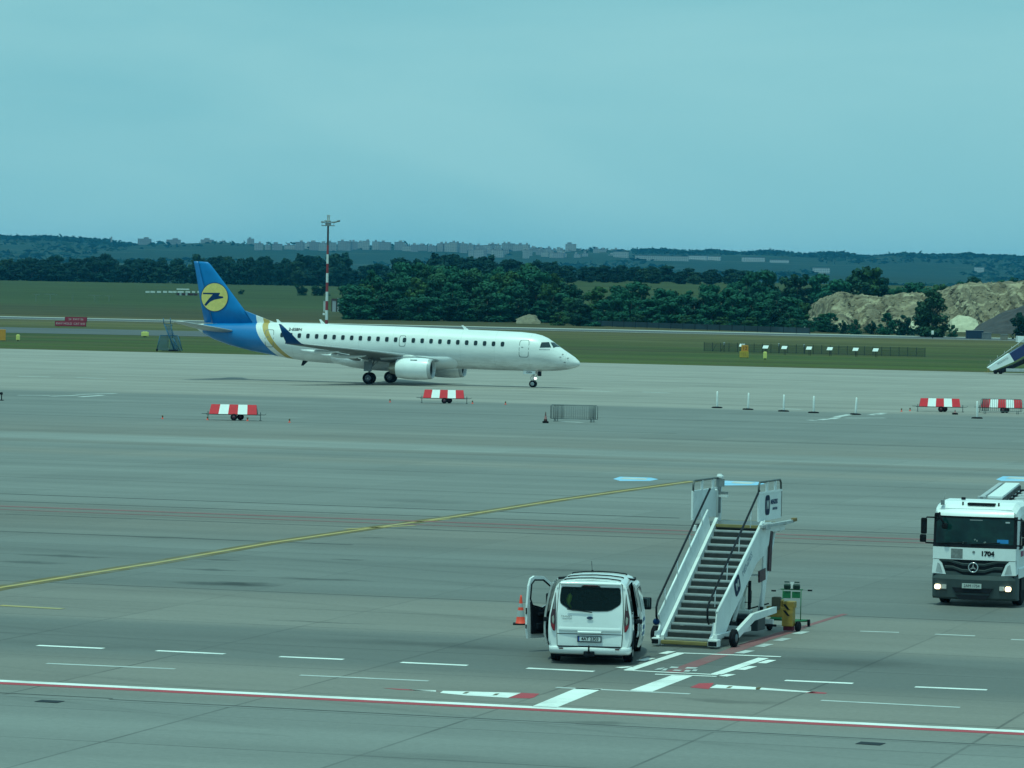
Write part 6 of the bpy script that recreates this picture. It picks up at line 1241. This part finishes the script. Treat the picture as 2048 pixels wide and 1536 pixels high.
# ---- distant localiser row, small shelters, T posts in the field
Yl = 1400.; sl = FPX/Yl
def far_box(px0_, px1_, py0_, py1_, Y=Yl): s_ = FPX/Y; z = lambda px, py: HC+(horizon(px)-py)/s_; return ((px0_+px1_)/2-1024)/s_, (px1_-px0_)/s_, z(px0_, py1_), z(px0_, py0_)
ar = empty('antenna_array', ((340-1024)/sl, Yl, 0), 0, 'long white and red antenna array standing in the far field left of the fin', 'antenna array'); ax0 = ar.location.x
for a, b_ in ((288,296),(298,307),(311,319),(323,331),(334,342),(343,350),(352,364),(368,377),(381,387),(392,400)):
    x, w, z0_, z1_ = far_box(a, b_, 582, 585.5); mb = MB(); mb.box((x-ax0,0,(z0_+z1_)/2),(w,.5,z1_-z0_)); mb.build('antenna_element', mat('element_white', (.62,.66,.64), .5), ar)
x, w, z0_, z1_ = far_box(350, 375, 577, 579.3); mb = MB(); mb.box((x-ax0,.5,(z0_+z1_)/2),(w,.5,z1_-z0_)); x, w, z0_, z1_ = far_box(356, 361, 584, 591); mb.box((x-ax0,.2,(z0_+z1_)/2),(w,.5,z1_-z0_)); x, w, z0_, z1_ = far_box(368, 373, 584, 591); mb.box((x-ax0,.2,(z0_+z1_)/2),(w,.5,z1_-z0_)); mb.build('antenna_frame', mat('element_white', (0,0,0)), ar)
x, w, z0_, z1_ = far_box(350, 392, 586, 593); mb = MB(); mb.box((x-ax0,.6,(z0_+z1_)/2),(w,.3,z1_-z0_)); mb.build('red_screen', mat('screen_red', (.10,.035,.045), .7), ar)
x, w, z0_, z1_ = far_box(282, 400, 596, 597.2); mb = MB(); mb.box((x-ax0,-.5,(z0_+z1_)/2),(w,.2,z1_-z0_))
for k in range(10): xx, ww, z0_, z1_ = far_box(288+12*k, 289+12*k, 585, 600); mb.box((xx-ax0,0,(z0_+z1_)/2),(ww,.2,z1_-z0_))
mb.build('support_rail', mat('rail_pale', (.14,.17,.14), .8), ar)
tpm = mat('tpost_pale', (.16,.20,.15), .8)
for i, (px, w, py) in enumerate([(69,14,588),(98,24,588),(142,0,590),(186,24,590),(215,14,591)]):
    x, ww, z0_, z1_ = far_box(px-1, px+1, py, 603, 1150.); r = empty('t_post', (x,1150.,0), 0, ['leftmost faint T shaped post in the far field', 'faint wide T post, second from the left', 'plain faint post in the middle of the far field', 'faint wide T post right of the plain post', 'rightmost faint T post in the far field'][i], 'post', 'faint posts in the far field')
    mb = MB(); mb.box((0,0,(z0_+z1_)/2),(.22,.22,z1_-z0_)); mb.build('post', tpm, r)
    if w: mb = MB(); mb.box((0,0,z1_-.1),(w*1150/FPX,.2,.18)); mb.build('crossbar', tpm, r)
for i, (a, b_, t_, bo, c, lb) in enumerate([(644,649,602,612.5,(.5,.53,.52),'small white cabinet in the field left of the mast foot'), (662,669,602,613,(.34,.36,.40),'pale grey cabinet in the field right of the mast foot'), (672,676,596,613,(.30,.34,.33),'slim grey pillar in the field right of the mast'), (680,686,608,614,(.46,.48,.50),'low white box in the field beside the dark red wall'), (689,694,606,614.5,(.55,.62,.52),'small white cabinet against the left end of the tall wood')]):
    Y = 1100.; x, w, z0_, z1_ = far_box(a, b_, t_, bo, Y); zg = min(z0_, hz(x, Y)); r = empty('cabinet', (x,Y,0), 0, lb, 'cabinet'); mb = MB(); mb.box((0,0,(zg+z1_)/2),(w,.8,z1_-zg),None,.03); mb.build('cabinet_body', mat('cab_%d' % i, c, .6), r); mb = MB(); mb.box((0,0,z1_+.04),(w+.12,.9,.08)); mb.build('cabinet_lid', GREY, r)
x, w, z0_, z1_ = far_box(660, 692, 597, 606, 1106.); r = empty('low_wall', (x,1106.,0), 0, 'dark red low wall in the field between the mast and the wood', 'wall'); mb = MB(); mb.box((0,0,(hz(x,1106.)+z1_)/2),(w,.4,z1_-hz(x,1106.))); mb.build('wall_panel', mat('wall_dark_red', (.07,.03,.03), .8), r)

# ---- the housing estate on the ridge
def facade(name, c, c2):
    m = bpy.data.materials.new(name); n, l = nodes_of(m); b = n['Principled BSDF']; t = n.new('ShaderNodeTexCoord'); sp = n.new('ShaderNodeSeparateXYZ'); l.new(t.outputs['Object'], sp.inputs[0])
    fz = mn(n, l, 'FRACT', mn(n, l, 'DIVIDE', sp.outputs[2], 2.9)); fx_ = mn(n, l, 'FRACT', mn(n, l, 'DIVIDE', mn(n, l, 'ADD', sp.outputs[0], sp.outputs[1]), 3.4))
    wz = mn(n, l, 'MULTIPLY', maprange(n, l, mn(n, l, 'ABSOLUTE', mn(n, l, 'SUBTRACT', fz, .5)), .24, .26, 1, 0), maprange(n, l, mn(n, l, 'ABSOLUTE', mn(n, l, 'SUBTRACT', fx_, .5)), .26, .28, 1, 0))
    oi = n.new('ShaderNodeObjectInfo'); base = mixc(n, l, oi.outputs['Random'], c, c2); l.new(mixc(n, l, wz, base, (.17,.18,.19)), b.inputs['Base Color']); b.inputs['Roughness'].default_value = .8; return m
FC = facade('facade_pale', (.22,.23,.25), (.40,.40,.38)); FCW = facade('facade_white', (.48,.48,.48), (.55,.55,.54)); ROOFM = mat('flat_roof', (.16,.15,.16), .9)
bk = random.Random(5)
def block(px0_, px1_, pyt, pyb, Y, label, group, m=FC, hut=True):
    pc = (px0_+px1_)/2
    if Y != YR: # stand it where the land rises to the foot of the block
        best = min((abs(horizon(pc)-(hz((pc-1024)*Yt/FPX, Yt)-HC)*FPX/Yt-pyb), Yt) for Yt in range(3300, 8250, 50)); Y = best[1]+bk.uniform(-40, 40)
    s_ = FPX/Y; xc = ((px0_+px1_)/2-1024)/s_; w = (px1_-px0_)/s_; zt__ = HC+(horizon((px0_+px1_)/2)-pyt)/s_; zb = hz(xc, Y)-3
    r = empty('apartment_block' if m is FC else 'warehouse', (xc, Y, zb), bk.uniform(-.25,.25), place_label(label, pc) if group else label, 'building', group)
    h = zt__-zb; mb = MB(); mb.box((0,0,h/2),(w,14,h)); mb.build('wall', m, r)
    mb = MB(); mb.box((0,0,h+.25),(w+.3,14.3,.5)); rf_ = mb.build('roof', ROOFM, r)
    if hut:
        mb = MB(); mb.box((bk.uniform(-.25,.25)*w,0,h+2.0),(w*bk.uniform(.2,.4),6,3.2)); mb.build('rooftop_hut', m, rf_)
YR = 7950.
tops = [(271,298,478,492),(329,356,480,492),(398,421,480,492),(434,444,483,492),(490,503,478,492)]
lbs = ['leftmost solitary high-rise on the hazy ridge', 'second solitary high-rise from the left on the ridge', 'third solitary high-rise from the left on the ridge', 'small squat block right of the third high-rise on the ridge', 'pale narrow tower fourth along the hazy ridge']
for (a, b_, t_, bo), lb in zip(tops, lbs): block(a, b_, t_, bo, YR, lb, None)
G1 = 'blocks of the estate on the ridge left of centre'; L1_ = 'pale apartment block on the skyline,'
px = 505
while px < 800:
    w = bk.uniform(7, 22); t_ = interp([(505,489),(560,489),(580,487),(640,484),(700,483),(730,484),(765,482),(790,486),(800,490)], px)+bk.uniform(-2,2.5); block(px, px+w, t_, 500, YR+.001+bk.uniform(0,300), L1_, G1) if False else block(px, px+w, t_, 499+bk.uniform(-1,2), 1, L1_, G1); px += w*bk.uniform(.8,1.5)
G2 = 'blocks of the estate on the ridge right of centre'; L2_ = 'grey apartment block in the denser skyline,'
px = 800
while px < 1260:
    w = bk.uniform(7, 20); t_ = interp([(800,493),(845,490),(870,486),(900,486),(925,490),(960,488),(1000,487),(1040,488),(1050,496),(1100,497),(1160,499),(1200,500),(1260,502)], px)+bk.uniform(-2,3); block(px, px+w, t_, 501+bk.uniform(-1,4), 1, L2_, G2); px += w*bk.uniform(.7,1.2)
for k in range(26):
    a = bk.uniform(930,1250); w = bk.uniform(9,22); block(a, a+w, interp([(930,498),(1050,502),(1250,512)], a)+bk.uniform(-2,4), 511+bk.uniform(-3,6), 1, ('squat slope block,' if k % 2 else 'lower slope block,'), 'lower blocks on the slope below the estate')
block(1126, 1147, 488.5, 504, YR-950, 'square tower block standing alone above the right end of the estate', None)
block(1110, 1114, 495, 505, YR-300, 'slim chimney-like tower left of the lone square tower block', None, hut=False)
for a, b_, t_, bo, lb in ((1222,1252,504,514,'tall wide block at the right end of the estate'),(1266,1372,512,520,'very long low hall on the slope right of the estate'),(1372,1410,512,520,'bright white hall at the end of the long low hall'),(1412,1436,513,520,'small white hall right of the bright one'),(1480,1524,515,524,'white hall with grey roof alone on the wooded slope'),(1536,1572,520,525,'low white shed right of the white hall on the slope'),(1622,1654,536,546,'pale hall showing between woods left of the quarry'),(1945,1962,535,545,'white house on the hazy slope above the quarry')):
    block(a, b_, t_, bo, 6300 if a < 1600 else 5500, lb, None, FCW if a > 1366 else FC, hut=False)
for i, (px, t_, bo) in enumerate([(218,474,490),(205,500,504)][:1]): block(px-1, px+1.5, t_, bo, YR, 'thin mast-like tower on the ridge above the far left wood', None, hut=False)

# far-off woods on the slopes and along the ridge
rw = random.Random(77); vs_, fs_ = [], []
for i in range(26000):
    if i < 9000: Y = rw.uniform(7600, 8350)
    else: Y = rw.uniform(3300, 8200)
    x = rw.uniform(-.17, .17)*Y; k1 = math.sin(x*.0075+Y*.0011)+math.sin(x*.019-Y*.0031)+.6*math.sin(Y*.0078+1)
    if Y < 7600 and k1 < .5: continue
    px = 1024+FPX*x/Y
    if Y > 7000 and 255 < px < 1260 and rw.random() < .93: continue
    z = hz(x, Y); c = Vector((x, Y, z+rw.uniform(0, 5)*rw.random())); s1 = rw.uniform(3, 8); u = Vector((rw.gauss(0,1), rw.gauss(0,.4), rw.gauss(0,.35))).normalized(); w_ = Vector((rw.gauss(0,.4), rw.gauss(0,.6), 1)).normalized()
    k = len(vs_); vs_ += [c+u*s1, c+w_*s1*.45, c-u*s1, c-w_*s1*.45]; fs_.append((k,k+1,k+2,k+3))
me = bpy.data.meshes.new('far_woods'); me.from_pydata(vs_, [], fs_); me.materials.append(leaf('leaf_far', (.007,.032,.020), .2)); o = bpy.data.objects.new('far_woods', me); SC.collection.objects.link(o); tag(o, 'far-off woods covering the hazy slopes and the ridge', 'woods', kind='stuff')

# ================================================================== HAZE
hm = bpy.data.materials.new('haze_air'); n, l = nodes_of(hm); n.clear(); o_ = n.new('ShaderNodeOutputMaterial'); pv = n.new('ShaderNodeVolumePrincipled')
pv.inputs['Color'].default_value = (.07,.52,.95,1); pv.inputs['Density'].default_value = 4.0e-5; pv.inputs['Anisotropy'].default_value = .0; l.new(pv.outputs[0], o_.inputs['Volume'])
mb = MB(); mb.box((0,0,0),(1,1,1)); hz_ = mb.build('haze', hm); hz_.location = (0, 8100, 18); hz_.scale = (30000, 17800, 200); hz_['kind'] = 'stuff'
